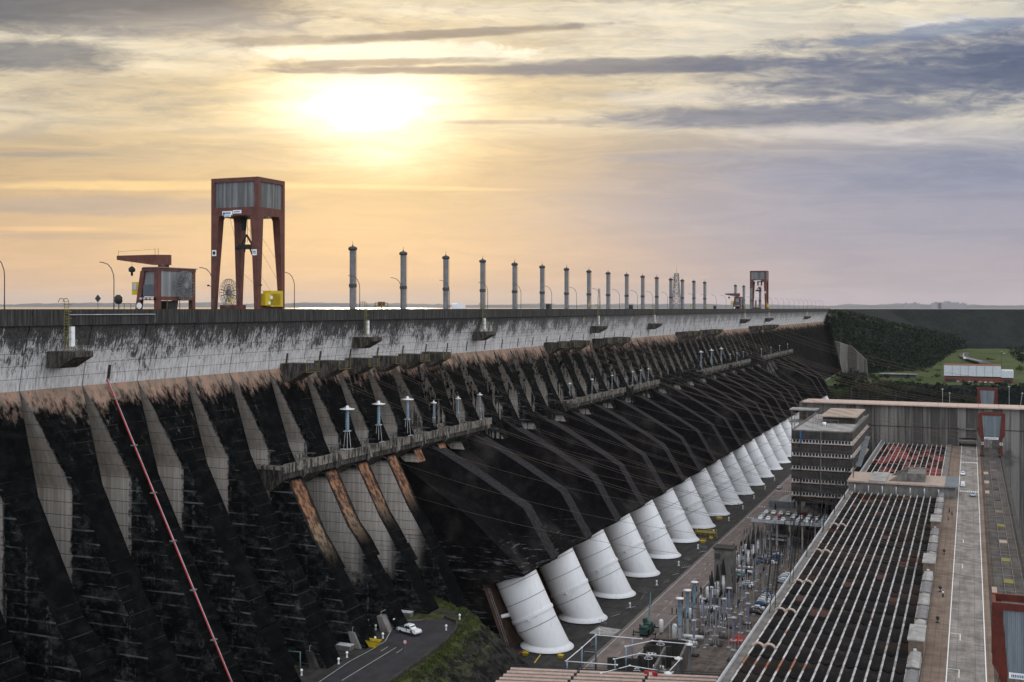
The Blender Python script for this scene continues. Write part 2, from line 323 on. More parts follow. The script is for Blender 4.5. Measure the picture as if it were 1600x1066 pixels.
water('lake_water',(.05,.06,.07),.12,.05,.3); water('river_water',(.20,.27,.36),.10,.15,.4)
# ================================================================= WORLD / LIGHT
def sky():
    w=bpy.data.worlds.new('World'); S.world=w; w.use_nodes=True; t=NT(w.node_tree); t.n.clear()
    out=t.node('ShaderNodeOutputWorld'); bg=t.node('ShaderNodeBackground'); t.l.new(bg.outputs[0],out.inputs[0])
    d=t.node('ShaderNodeTexCoord').outputs['Generated']; x,y,z=t.sep(d)
    fz=t.m('MAXIMUM',t.add(t.mul(x,-sn),t.mul(y,cs)),.05); A=t.add(800.,t.mul(t.m('DIVIDE',t.add(t.mul(x,cs),t.mul(y,sn)),fz),F)); E=t.mul(t.m('DIVIDE',z,fz),F)
    st=t.node('ShaderNodeTexSky',sky_type='NISHITA',sun_disc=False); st.sun_elevation=math.radians(9.9); st.sun_rotation=SUNAZ; st.dust_density=3.
    n1=t.noise(t.comb(t.mul(A,1/330.),t.mul(E,1/62.),0.),1.,7,.62,.4)
    n2=t.noise(t.comb(t.mul(A,1/150.),t.mul(E,1/42.),3.),1.,7,.65,.6)
    n3=t.noise(t.comb(t.mul(A,1/700.),t.mul(E,1/75.),9.),1.,5,.55)
    lr=t.ss(A,500.,1350.)
    hor=t.mix(lr,(.74,.48,.29),(.46,.395,.435)); mid=t.mix(lr,(.52,.38,.24),(.31,.325,.43)); top=t.mix(t.ss(A,700.,1700.),(.56,.49,.37),(.72,.69,.63))
    c=t.mix(t.ss(E,20.,230.),hor,mid); c=t.mix(t.ss(E,210.,330.),c,top)
    def mask(a,e,wx,wy,tilt=0.,amp=1.,lo=.0,hi=.7,n=None):
        n=n1 if n is None else n
        da=t.mul(t.sub(A,a),1/wx); de=t.mul(t.sub(t.sub(E,e),t.mul(t.sub(A,a),tilt)),1/wy)
        r=t.sub(1.,t.add(t.mul(da,da),t.mul(de,de)))
        return t.ss(t.add(r,t.mul(t.sub(n,.5),amp*4)),lo,hi)
    n4=t.noise(t.comb(t.mul(A,1/70.),t.mul(E,1/17.),5.),1.,6,.65,.5)
    # sun glow behind thin cloud
    da=t.mul(t.sub(A,575.),1/1.9); de=t.sub(E,305.); r=t.m('SQRT',t.add(t.mul(da,da),t.mul(de,de)))
    rr=t.add(r,t.add(t.mul(t.sub(n3,.5),130.),t.mul(t.sub(n4,.5),36.)))
    wide=t.m('POWER',2.718,t.mul(r,-1/165.))
    c=t.mix(t.mul(wide,.72),c,(.98,.68,.27))
    hi_=t.ss(E,235.,330.)
    c=t.mix(t.mul(hi_,t.mul(t.ss(n3,.38,.60),.8)),c,(.93,.84,.64))
    c=t.mix(t.mul(t.ss(t.add(t.mul(n2,.7),t.mul(n4,.3)),.50,.66),t.mul(hi_,.45)),c,(.44,.40,.35))
    c=t.mix(t.mul(t.ss(n4,.50,.66),t.mul(hi_,.30)),c,(.36,.34,.32))
    c=t.mix(t.mul(t.ss(rr,150.,45.),.75),c,(1.15,.93,.52))
    c=t.mix(t.ss(rr,110.,-5.),c,(1.7,1.5,1.15))
    c=t.mix(t.mul(mask(620,398,230,20,.0,1.2,0.,.8,n2),.8),c,(1.2,1.1,.85))
    c=t.mix(t.mul(mask(1050,440,330,45,.0,.8,0.,1.1,n2),.6),c,(.90,.83,.68))
    c=t.mix(t.mul(mask(1200,330,330,14,.0,1.,0.,1.1,n2),.7),c,(.80,.72,.62))
    c=t.mix(t.mul(mask(1300,275,330,20,-.03,.9,0.,1.1,n2),.7),c,(.68,.64,.64))
    c=t.mix(t.mul(mask(1520,440,160,22,.0,1.2,0.,1.,n4),.6),c,(.85,.85,.87))
    for a,e,wx,wy,ti,col,s,amp,hi in [
        (250,190,340,10,0.,(.95,.66,.30),.85,.35,.9),(620,188,240,5,-.02,(1.0,.72,.34),.7,.3,1.2),(60,122,130,5,0.,(.92,.60,.30),.6,.3,.9),
        (180,158,330,20,0.,(.42,.345,.30),.75,.5,.9),(110,110,210,7,0.,(.50,.37,.27),.5,.4,.9),(80,238,120,6,0.,(.33,.29,.27),.8,.3,.9),
        (300,235,330,30,0.,(.55,.45,.32),.5,.7,1.2),
        (1350,150,650,130,0.,(.335,.345,.455),.75,.3,1.4),(1500,215,420,50,.03,(.25,.29,.41),.7,.5,1.2),(1130,235,230,14,.0,(.36,.36,.42),.7,.6,1.1),
        (1330,12,420,22,0.,(.55,.40,.45),.6,.3,1.6),
        (120,500,470,88,0.,(.09,.11,.155),.92,.34,.75),(330,455,330,26,0.,(.20,.20,.20),.55,1.1,1.),(20,392,230,38,.0,(.13,.155,.20),.85,.6,.9),(330,440,300,35,0.,(.36,.34,.33),.6,.9,1.1),
        (500,418,230,10,.02,(.30,.25,.21),.7,.7,.9),(730,430,270,9,.06,(.24,.21,.20),.8,.7,.8),
        (800,372,500,9,.005,(.25,.22,.22),.9,.5,.8),(600,383,210,8,.03,(.28,.23,.20),.75,.6,.8),
        (1010,378,360,17,.025,(.185,.20,.25),.9,.55,.8),(1480,378,500,74,.05,(.115,.155,.26),.92,.65,1.0),(1650,400,260,60,.05,(.085,.12,.22),.7,.9,1.2),(1290,306,450,24,.035,(.165,.20,.295),.88,.6,.9),
        (1450,432,230,14,.12,(.22,.28,.40),.75,1.0,.9),(820,290,160,5,.0,(.42,.34,.30),.6,.5,.9),(1000,487,200,14,0.,(.45,.42,.40),.6,.9,1.)]:
        nn=t.add(t.mul(n2 if wy<20 else n1,.5),t.mul(n4,.5))
        c=t.mix(t.mul(mask(a,e,wx,wy,ti,amp,0.,hi,nn),s),c,col)
    c=t.mix(t.mul(t.ss(rr,52.,15.),t.ss(E,352.,320.)),c,(2.6,2.4,2.0))
    # the rest of the dome: bright high overcast away from the sun (a second background; only one of the two is evaluated in most directions)
    fw=t.add(t.mul(x,-sn),t.mul(y,cs))
    away=t.m('MAXIMUM',t.m('MAXIMUM',t.ss(fw,.86,.78),t.ss(E,500.,760.)),t.ss(E,-3.,-25.))
    dome=t.mix(t.ss(t.noise(d,2.,3,.6),.35,.65),(BACK*.86,BACK*.93,BACK*1.06),(BACK*1.08,BACK*1.1,BACK*1.14))
    dome=t.mix(t.ss(fw,-.1,.8),dome,(.85,.74,.60))
    dome=t.mix(1.,dome,t.mix(t.ss(x,-.9,.9),(.72,.74,.78),(1.14,1.13,1.10)),'MULTIPLY')
    dome=t.mix(t.ss(z,-.002,-.03),dome,(.10,.09,.085))
    n5=t.noise(t.comb(t.mul(A,1/190.),t.mul(E,1/26.),12.),1.,7,.68,.8)
    c=t.mix(t.add(.45,t.mul(t.ss(E,120.,300.),.55)),c,t.mix(t.ss(n5,.36,.64),(.74,.76,.81),(.99,.97,.94)),'MULTIPLY')
    add=t.mix(1.,c,t.vm('MULTIPLY',st.outputs[0],(.004,.004,.004)),'ADD')
    t.put(bg.inputs[0],add); bg.inputs[1].default_value=1.
    bg2=t.node('ShaderNodeBackground'); t.put(bg2.inputs[0],dome)
    mx=t.node("ShaderNodeMixShader"); t.put(mx.inputs[0],away); t.l.new(bg.outputs[0],mx.inputs[1]); t.l.new(bg2.outputs[0],mx.inputs[2]); t.l.new(mx.outputs[0],out.inputs[0])
    w.cycles.sampling_method='MANUAL'; w.cycles.sample_map_resolution=512
SUN_EL=math.radians(9.9); sa=math.atan((570-800)/F)-TH   # azimuth from +y toward +x
SUNAZ=sa; BACK=1.42; HZD=1.3e-5
sky()
sd=Vector((math.sin(sa)*math.cos(SUN_EL),math.cos(sa)*math.cos(SUN_EL),math.sin(SUN_EL)))
L=bpy.data.lights.new('sun','SUN'); L.energy=1.4; L.angle=math.radians(6); L.color=(1,.82,.6); so=bpy.data.objects.new('sun',L); COL.objects.link(so)
so.rotation_euler=(-sd).to_track_quat('-Z','Y').to_euler(); so.location=(0,0,60)

def weathered(name,a,b_,c_):
    m,t,b=newmat(name); p=t.node('ShaderNodeNewGeometry').outputs['Position']
    n=t.noise(t.vm('MULTIPLY',p,(1.2,1.2,.25)),1.,6,.75); n2=t.noise(p,.35,5,.7)
    c=t.mix(t.ss(n,.42,.6),a,b_); c=t.mix(t.ss(n2,.56,.7),c,c_)
    t.put(b.inputs['Base Color'],c); b.inputs['Roughness'].default_value=.9; b.inputs['Specular IOR Level'].default_value=.05
weathered('casing_ridge',(.014,.0135,.015),(.036,.034,.037),(.022,.021,.022))
weathered('platform_concrete',(.03,.028,.026),(.24,.22,.195),(.06,.055,.05))
weathered('girder_concrete',(.02,.018,.017),(.085,.078,.07),(.04,.036,.033))
weathered('corbel_dark',(.035,.03,.027),(.11,.10,.09),(.06,.05,.045))
# ================================================================= DAM
ZJ=-16.7; VJ=-174.6
def vface(z): return VJ+.52*(ZJ-z)
dam=thing('concrete_dam','very long dark stained concrete buttress dam with pale crest wall, crossing the left side','dam',(VJ,800,-100))
U0,U1=101.,1512.
# crest wall with joint grooves
prof=[(-174.6,-16.7),(-174.0,-13.0),(-173.3,-9.5),(-172.6,-6.5),(-172.1,-4.6),(-171.9,-3.9),(-171.2,-3.75),(-171.2,-.9),(-171.2,-.45),(-171.9,-.45),(-171.9,-1.7),(-189.0,-1.7),(-189.0,-.8),(-189.6,-.8),(-189.6,-22.)]
m=MB(); j=U0-.5
k=0
while j<U1:
    a=j+.16; b=min(j+17-.16,U1)
    o=len(m.v)
    for uu in (a,b): m.v+=[(x,uu,z) for x,z in prof]
    n=len(prof)
    for i in range(n-1): m.face([o+i,o+n+i,o+n+i+1,o+i+1],0 if i<10 else (1 if i==10 else 0))
    for q in (0,n): m.face([o+q+i for i in range(n)] if q else [o+i for i in range(n-1,-1,-1)],0)
    m.box(-189.4,-175.4,b,j+17+.16,-17,-3.9,2)
    m.box(-189.4,-171.3,b,j+17+.16,-3.9,-1.72,2)
    j+=17; k+=1
m.build('crest_wall',['crest_concrete','road_concrete','dark_concrete'],dam)
# short drain slots in the lower crest wall
def slot(u,zt=-12.6,h=3.6):
    mm=MB(); x0=VJ+.16*(zt-ZJ)
    mm.prism([(x0+.06,u-.45,zt),(VJ+.12,u-.45,zt-h),(VJ-.6,u-.45,zt-h),(x0-.6,u-.45,zt)],(0,.9,0)); mm.build('drain_slot','black_steel',dam)
uu=262.
for i in range(34):
    slot(uu-.3+17*i)
slot(193)
# ribs
def rib(uc,zb,casing):
    mn,tl=(3.4,19.5) if uc<300 else (2.5,15.)
    hw=lambda z: 8.42 if z>-16.8 else max(mn,8.42-(ZJ-z)*(8.42-mn)/tl)
    zs=[ZJ,-19,-22,-26,-30,-33,-36.2,-41,-46,-50,-54,-58]
    rows=[(z,vface(z),hw(z)) for z in zs if z>zb]
    if zb<-60:
        z=-62.; i=0
        while z>zb:
            e=(.5+1.1*R.random())*(.25 if abs(uc-194)<2 else 1.); w=mn+R.uniform(-.35,.3)
            rows+=[(z,vface(z)+e,w),(z-4.4,vface(z-4.4)+e+.5,w),(z-4.5,vface(z-4.5)-.1,w-.2)]; z-=4.6
    rows.append((zb,vface(zb),rows[-1][2]))
    m=MB(); vr=-175.6
    o=0
    for z,v,w in rows: m.v+=[(v,uc-w,z),(v,uc+w,z),(vr,uc-w,z),(vr,uc+w,z)]
    for i in range(len(rows)-1):
        a=4*i; b=a+4
        m.face([a,a+1,b+1,b],0); m.face([a+2,a,b,b+2],1); m.face([a+1,a+3,b+3,b+1],1)
    m.face([a+4,a+5,a+7,a+6],1)
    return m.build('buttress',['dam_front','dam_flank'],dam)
CAS=[(309.,925.),(984.,1112.)]
uc=U0+8-.5+.5
ribs=[]
while uc<U1-6:
    inc=any(a<uc<b for a,b in CAS); zb=-48. if inc else (-112. if uc<330 else -101.)
    if any(a+8<uc<a+30 for a,b in CAS): zb=-62.
    rib(uc,zb,inc); uc+=17
m=MB(); m.box(-189,-175.55,U0,U1,-112,-16.8); m.build('rear_wall',['dam_flank'],dam)
# toe fill for the far plain part
# casing over penstocks
RIDGE=[(-165.0,-42.5),(-160.5,-45.3),(-152,-49.7),(-143.5,-54.3),(-129.3,-62.6),(-126.8,-66.5),(-123.0,-73),(-119.9,-77.8),(-120.4,-78.8)]
VALL =[(-167.5,-42.5),(-165.5,-46.0),(-160,-51.0),(-152,-56.0),(-139,-64.5),(-135,-68.0),(-128.6,-73.5),(-122.4,-79.2),(-122.9,-79.9)]
PAX=[319.+34*i for i in range(18)]
PAX2=[1000.,1034.,1068.,1096.]
def casing(u0,u1,axes):
    cols=[(u0,0.)]
    for a in axes:
        c=a+9.5
        if c+7<u1: cols+=[(c-6.5,0.),(c-3.4,1.),(c+3.4,1.),(c+6.,0.)]
    cols.append((u1,0.)); cols=[c for c in cols if c[0]>=u0]
    m=MB(); n=len(RIDGE)
    for u,f in cols: m.v+=[(VALL[i][0]*(1-f)+RIDGE[i][0]*f,u,VALL[i][1]*(1-f)+RIDGE[i][1]*f) for i in range(n)]
    for k in range(len(cols)-1):
        for i in range(n-1): m.face([k*n+i,(k+1)*n+i,(k+1)*n+i+1,k*n+i+1],2 if cols[k][1] and cols[k+1][1] else 0)
    # soffit, inner wall, end walls
    o=len(m.v)
    for u,f in cols:
        x,z=(VALL[-1][0]*(1-f)+RIDGE[-1][0]*f, VALL[-1][1]*(1-f)+RIDGE[-1][1]*f); m.v+=[(x,u,z),(-136.,u,-83.5)]
    for k in range(len(cols)-1): m.face([o+2*k,o+2*k+2,o+2*k+3,o+2*k+1],1)
    for u in (u0,u1):
        m.poly([(x,u,z) for x,z in VALL]+[(-136,u,-83.5),(-128,u,-104),(-176,u,-104),(-176,u,-42.5)],0)
    # shelf closing the top
    m.poly([(-167.5,u0,-42.5),(-175.6,u0,-40.),(-175.6,u1,-40.),(-167.5,u1,-42.5)],0)
    m.build('penstock_casing',['dam_casing','brown_wall','casing_ridge'],dam)
    w=MB(); w.poly([(-136.05,u0,-83.4),(-136.05,u1,-83.4),(-128,u1,-104),(-128,u0,-104)]); w.build('niche_wall','brown_wall',dam)
casing(*CAS[0],PAX); casing(*CAS[1],PAX2)
# inclined access ladder in the first niche
m=MB()
for dy in (0,1.2): m.bar((-134.8,310.2+dy,-85),(-128.6,310.2+dy,-101.),.14)
for i in range(14): tt=i/14; m.bar((-134.8+6.2*tt,310.2,-85-16*tt),(-134.8+6.2*tt,311.4,-85-16*tt),.1)
m.build('access_ladder','mid_grey',dam)
# plain closing block beyond the casing (smooth dark wedge)
m=MB(); pts=[(vface(z)+.4,z) for z in (-30,-60,-101)]
m.prism([(x,925.2,z) for x,z in pts]+[(-175,925.2,-101),(-175,925.2,-30)],(0,14,0)); m.build('closing_block','dam_casing',dam)
# anchor corbels: brackets thrust out over the buttress heads, just under the crest wall
def corbel(uc):
    m=MB(); m.prism([(-175.2,uc-3.1,-15.3),(-166.2,uc-3.1,-15.3),(-166.2,uc-3.1,-17.3),(-171.6,uc-3.1,-20.2),(-175.2,uc-3.1,-20.2)],(0,6.2,0),0)
    c=m.build('anchor_corbel','corbel_dark',dam)
    m=MB()
    for uu in (uc-3.3,uc+3.2): m.bar((-166.0,uu,-17.6),(-166.0,uu,-14.4),.12)
    m.bar((-166.0,uc-3.3,-17.6),(-166.0,uc+3.2,-17.6),.12); m.bar((-166.0,uc-3.3,-14.4),(-166.0,uc+3.2,-14.4),.1); m.build('guard_frame','dull_yellow',c)
CORB=[109+17*k for k in (9,10,11,12,13,14, 21,22,23,25,26,27, 35,36,37,39,40,41, 50,51,52,54,55,56)]
for u in CORB: corbel(u)
# line platforms carried on the buttresses
def platform(u0,u1,k):
    p=thing('line_platform',['long grey concrete platform crossing the nearest buttresses, with post insulators on it','narrow concrete platform along the dam, second from the near end','concrete platform along the dam, third from the near end','concrete platform along the dam, fourth from the near end','concrete platform along the dam, fifth from the near end','farthest concrete platform, above the separate far penstock casings'][k],'platform',(-163,u0,-43),'concrete platforms along the dam face')
    m=MB(); m.box(-169.5,-160.3,u0,u1,-41.2,-40.3,0); m.box(-160.3,-159.7,u0,u1,-41.9,-39.6,0); m.box(-166.3,-165.9,u0+3,u1-2,-40.3,-39.2,0); m.build('deck','platform_concrete',p)
    m=MB(); m.prism([(-160.1,u0+.4,-41.9),(-160.1,u0+.4,-43.4),(-164.,u0+.4,-46.4),(-169,u0+.4,-46.4),(-169,u0+.4,-41.2),(-160.3,u0+.4,-41.2)],(0,u1-u0-.8,0),0); m.build('girder','girder_concrete',p)
    u=u0+8.5
    while u<u1-2:
        m=MB(); m.prism([(-159.6,u,-39.4),(-159.2,u,-42.9),(-160.6,u,-44.2),(-161.4,u,-44.2),(-161.4,u,-39.4)],(0,1.3,0)); m.build('bracket','platform_concrete',p); u+=17
    return p
PLAT=[(239.5,371.),(457.,540.),(556.,607.),(716.,800.),(812.,884.),(945.,1110.)]
for k,(a,b) in enumerate(PLAT): platform(a,b,k)
# insulator posts on the platforms
def insul(mat='blue_post'):
    r=thing('insulator_post','x','insulator')
    m=MB()
    for i in range(6):
        a=i*math.pi/3; m.bar((1.2*math.cos(a),1.2*math.sin(a),0),(.65*math.cos(a),.65*math.sin(a),5.2),.11)
    m.cbox((0,0,.2),(2.8,2.8,.35)); m.cbox((0,0,5.3),(1.6,1.6,.25)); m.build('lattice_base','pale_grey',r)
    m=MB(); m.lathe((0,0,5.4),[(.42,0)]+[(.42 if i%2 else .62,.3+i*.38) for i in range(14)]+[(.4,5.8)],8); m.build('insulator',mat,r)
    m=MB(); m.lathe((0,0,11.2),[(.5,0),(2.1,.25),(2.1,.42),(.5,.5),(.3,1.3)],12)
    m.bar((-1.7,0,11.3),(1.7,0,11.3),.12); m.bar((0,0,12.4),(-1.9,0,11.4),.08); m.bar((0,0,12.4),(1.9,0,11.4),.08); m.build('corona_cap','white_paint',r)
    return r
pi_=insul(); first=True
for i,px in enumerate((543,592,637,678,716,750,790)):
    if i>5: break
    py={543:712,592:697,637:685,678:674,716:665,750:656}[px]
    w=at(px,py,z=-40.3); w.x=-163.4; w=at(px,py,v=-163.4); w.z=-40.3
    lab=f'white capped post insulator on lattice legs, {ordn(i)} from the left on the nearest dam platform'
    if i==0: pi_.location=w; tag(pi_,lab,None,'post insulators on the nearest platform')
    else: dup(pi_,w,0,lab,'post insulators on the nearest platform',scale=(.95,.95,1.) if i<3 else (.5,.5,.78))
pn=['second','third','fourth','fifth','farthest']
for k,(a,b) in enumerate(PLAT[1:]):
    cnt=[3,3,3,3,4][k]
    for i in range(cnt):
        dup(pi_,(-163.4,a+9+(b-a-20)*i/(cnt-1),-40.3),0,f'small post insulator, {ordn(i)} from the near end of the {pn[k]} dam platform',f'post insulators on the {pn[k]} platform',scale=[(.38,.38,.6),(.38,.38,.6),(.8,.8,1.),(.38,.38,.55),(.38,.38,.5)][k])
# penstocks
def penstock():
    r=thing('penstock','x','penstock',(-119,0,-103))
    ax=Vector((-.447,0,.894)); nx=Vector((.894,0,.447)); ny=Vector((0,1,0)); b0=Vector((-119.,0,-103.))
    rg=lambda t,rad: [b0+ax*t+(nx*math.cos(a)+ny*math.sin(a))*rad for a in [2*math.pi*i/40 for i in range(40)]]
    m=MB(); rings=[rg(t,6.5) for t in (23.4,20.,17.,14.,10.,7.2)]
    bot=[Vector((b0.x+6.75*math.cos(a),6.6*math.sin(a),-101.3)) for a in [2*math.pi*i/40 for i in range(40)]]
    m.loft([rings[0],rings[-1]],0,True,False); m.loft([rings[-1],[(p*.25+q*.75) for p,q in zip(rings[-1],bot)],bot],0,True,False)
    m.build('pipe_shell','white_penstock_paint',r)
    m=MB(); lo=[Vector((b0.x+8.2*math.cos(a),8.0*math.sin(a),-102.5)) for a in [2*math.pi*i/40 for i in range(40)]]
    mid=[Vector((b0.x+7.3*math.cos(a),7.1*math.sin(a),-101.9)) for a in [2*math.pi*i/40 for i in range(40)]]
    lo2=[p+Vector((0,0,-.18)) for p in lo]; m.loft([bot,mid,lo,lo2],0,True,False); m.build('base_skirt','white_penstock_paint',r)
    for t in (7.4,15.8,21.4):
        m=MB(); m.loft([rg(t-.09,6.53),rg(t-.07,6.58),rg(t+.07,6.58),rg(t+.09,6.53)],0,False,False); m.build('weld_seam','mid_grey',r)
    m=MB(); m.loft([rg(10.2,6.5),rg(10.2,6.82),rg(11.1,6.82),rg(11.1,6.5)],0,False,False); m.build('stiffener_ring','white_penstock_paint',r)
    for s in (-1,1):
        m=MB(); q=b0+ax*10.6; m.bar(q+Vector((1,s*6.2,0)),q+Vector((1.6,s*7.3,.1)),.5); m.build('ring_lug','white_penstock_paint',r)
    for a in (-1.,1.):
        m=MB(); m.tube((b0.x+7.2*math.cos(a),7.2*math.sin(a),-103),(b0.x+6.9*math.cos(a),6.9*math.sin(a),-102.3),.35); m.build('foot','white_paint',r)
    return r
pp=penstock(); N=0
for i,u in enumerate(PAX[:18]+PAX2[:3]):
    lab=('nearest white penstock pipe, with a strut sticking out at its lower left' if i==0 else f'{ordn(i)} white penstock pipe counted from the near end of the row' if i<18 else f'white penstock pipe in the separate far group, {ordn(i-18)} from its near end')
    if i==0: pp.location=(-119,u,-103); tag(pp,lab,None,'white penstocks'); ch=pp
    else: dup(pp,(-119,u,-103),0,lab,'white penstocks')
m=MB(); a=Vector((-119-.447*10.6-6.1,-2.6,10.6*.894)); m.tube(a+Vector((.8,.3,.1)),a+Vector((-4.2,-3.6,-.9)),.75,.5); m.tube(a+Vector((-4.2,-3.6,-1.5)),a+Vector((-4.3,-3.7,-.2)),.75)
o=m.build('strut','white_paint'); o.parent=pp; 
for v in o.data.vertices: v.co.x+=119
# ================================================================= GROUND / SETTING
def sheet(name,pts,mat,kind='structure',thick=None):
    m=MB(); m.poly(pts)
    return tag(m.build(name,mat),kind=kind)
sheet('valley_ground',[(-400,-200,-125),(15,-200,-125),(15,3000,-125),(-400,3000,-125)],'deck_dark')
sheet('river',[(15,-200,-121),(600,-200,-121),(600,1160,-121),(15,1160,-121)],'river_water')
sheet('lake',[(-190,-2000,-4.5),(-190,1500,-4.5),(-150,2150,-4.5),(500,2400,-4.5),(26000,8000,-4.5),(30000,36000,-4.5),(-36000,36000,-4.5),(-36000,-2000,-4.5)],'lake_water')
# platform at the foot of the penstocks, its service road, the yard
m=MB(); m.box(-132.5,-102.9,296,1150,-125,-103); tag(m.build('penstock_deck','deck_dark'),kind='structure')
m=MB(); m.box(-102.9,-90.6,150,1150,-125,-102.99); tag(m.build('service_road','deck_road'),kind='structure')
m=MB(); m.box(-90.6,-44.2,150,645,-125,-102.95); tag(m.build('switchyard_ground','yard_ground'),kind='structure')
m=MB(); m.box(-103.2,-102.85,296,1150,-103,-102.85); m.box(-90.75,-90.45,150,500,-103,-102.8); tag(m.build('kerb','concrete'),kind='structure')
m=MB()
m.box(-102.2,-102.0,200,1100,-102.99,-102.982)
m.box(-91.4,-91.25,200,480,-102.99,-102.982)
for i in range(60):
    u=220+i*9.; m.box(-97.0,-96.85,u,u+4,-102.99,-102.982)
for u in (585,552,640):
    for k in range(9): m.box(-101.5+k*1.2,-101.0+k*1.2,u,u+3.6,-102.99,-102.98)
for i,u in enumerate((330,352,383,402,445,470)):
    v=-95.2 if i%2 else -98.8
    m.bar((v,u,-102.97),(v,u+3,-102.97),.12); m.bar((v,u+3,-102.97),(v-.9,u+2.,-102.97),.1)
tag(m.build('service_road_markings','pale_grey'),kind='structure')
# ---- downstream roadway on the powerhouse
m=MB(); m.box(-4.25,2.85,120,640,-75,-71); tag(m.build('roadway','road_concrete'),kind='structure')
m=MB(); m.box(-8.9,-4.25,120,640,-75,-70.86); m.box(2.85,4.3,120,640,-75,-70.9); tag(m.build('pavement','side_paving'),kind='structure')
m=MB(); m.box(-4.35,-4.15,120,640,-70.85,-70.80); m.box(2.75,2.95,120,640,-71,-70.86)
for u in (232,258.,330.,366.): m.box(-2.1,-1.95,u,u+5,-71,-70.99); m.box(-4.1,-1.95,u+5,u+5.15,-71,-70.99)
for k in range(10): m.box(-3.9+k*.68,-3.55+k*.68,468,471,-71,-70.985); m.box(-3.9+k*.68,-3.55+k*.68,556,559,-71,-70.985)
tag(m.build('roadway_markings','white_paint'),kind='structure')
# ---- bank with the curved road at lower left
outer=[at(560,1110,z=-84),at(625,1066,z=-84),at(668,1045,z=-84),at(700,1015,z=-84),at(722,990,z=-84),at(738,972,z=-84),at(722,955,z=-84)]
OUT=[(p.x,p.y) for p in outer]; OUT.append((-160.,305.))
def segd(px,py,a,b):
    dx,dy=b[0]-a[0],b[1]-a[1]; l=dx*dx+dy*dy; t=max(0,min(1,((px-a[0])*dx+(py-a[1])*dy)/l)); return math.hypot(px-a[0]-t*dx,py-a[1]-t*dy)
poly=OUT+[(-190,310),(-190,120),(OUT[0][0]-.0,120.)]
def inside(x,y):
    c=False; n=len(poly)
    for i in range(n):
        (x1,y1),(x2,y2)=poly[i],poly[(i+1)%n]
        if (y1>y)!=(y2>y) and x<(x2-x1)*(y-y1)/(y2-y1)+x1: c=not c
    return c
from mathutils import noise as MN
def bankz(x,y):
    d=min(segd(x,y,OUT[i],OUT[i+1]) for i in range(len(OUT)-1))
    if inside(x,y): return -84.12
    n=MN.fractal(Vector((x*.15,y*.15,3.)),1.,2.,5)
    n2=MN.fractal(Vector((x*.6,y*.6,8.)),1.,2.,4)
    return -84.15-(0 if d<.6 else (d-.6)*(.55 if d<3 else .95)-(0 if d<3 else .95))+(n*2.0+n2*.8)*min(1,d/3.)
m=MB(); gx=[-178+.75*i for i in range(100)]; gy=[150+1.*i for i in range(165)]
for y in gy: m.v+=[(x,y,max(-126,bankz(x,y))) for x in gx]
nx_=len(gx)
for j in range(len(gy)-1):
    for i in range(nx_-1):
        q=[j*nx_+i,j*nx_+i+1,(j+1)*nx_+i+1,(j+1)*nx_+i]
        if max(m.v[k][2] for k in q)>-104: m.face(q,0,False)
tag(m.build('rocky_bank','rock_and_grass'),kind='structure')
L_=[at(x,y,z=-84) for x,y in [(430,1110),(500,1066),(547,1034),(588,1012),(603,1002),(612,985),(630,970),(662,969)]]
R_=[at(x,y,z=-84) for x,y in [(560,1110),(612,1066),(652,1038),(682,1016),(700,1000),(713,985),(715,974),(696,966)]]
m=MB()
for i in range(len(L_)-1): m.poly([L_[i],R_[i],R_[i+1],L_[i+1]])
tag(m.build('access_road','asphalt'),kind='structure')
m=MB()
def ribbon(mm,pts,w,z):
    pts=[Vector((p[0],p[1],z)) for p in pts]
    for a,b in zip(pts,pts[1:]):
        d=(b-a).normalized(); n=Vector((-d.y,d.x,0))*w/2; mm.poly([a-n,b-n,b+n,a+n])
ribbon(m,L_,.16,-83.985); 
C1=[at(x,y,z=-84) for x,y in [(535,1064),(620,1012)]]; ribbon(m,C1,.16,-83.985)
for x0,y0,x1,y1 in [(596,1018,607,1011),(620,1021,630,1014)]: ribbon(m,[at(x0,y0,z=-84),at(x1,y1,z=-84)],.14,-83.985)
tag(m.build('access_road_markings','pale_grey'),kind='structure')
m=MB()
for a,b in zip(R_,R_[1:]):
    d=(b-a).normalized(); n=Vector((-d.y,d.x,0))*.25
    m.prism([a-n,b-n,b+n,a+n],(0,0,.75))
w=tag(m.build('road_parapet','dark_concrete'),'low dark concrete parapet along the outer bend of the access road','wall')
# ---- downstream deck with hatches right of the road
dk=thing('hatch_deck','dark concrete deck with hatch covers and long rails, right of the pale roadway','deck',(8.7,300,-71))
m=MB(); m.box(4.35,13.3,120,640,-74,-71.02); m.build('deck_slab','hatch_deck',dk)
m=MB(); m.box(13.3,14.6,120,640,-126,-70.4); m.build('river_wall','dark_concrete',dk)
for x in (4.9,8.0,10.4,12.6):
    m=MB(); m.box(x,x+.13,120,575,-71.02,-70.86); m.build('rail','rust' if x<6 else 'mid_grey',dk)
for i in range(34):
    u=262+i*9.; m=MB()
    if i%3==0: m.box(8.15,10.3,u,u+4.5,-71.02,-70.8); m.build('hatch_cover',['side_paving','concrete','beige_concrete','dark_concrete','dull_yellow'][R.randrange(5)],dk)
    else: m.box(4.6+R.random()*.5,12.8,u,u+.3,-71.02,-70.84); m.build('cross_beam','concrete',dk)
for u,x,w_ in ((520,5.2,1.8),(493,5.2,1.8),(466,5.2,1.5),(303,5,1.2)): m=MB(); m.box(x,x+w_,u,u+7,-71.02,-70.72); m.build('hatch_cover','beige_concrete',dk)
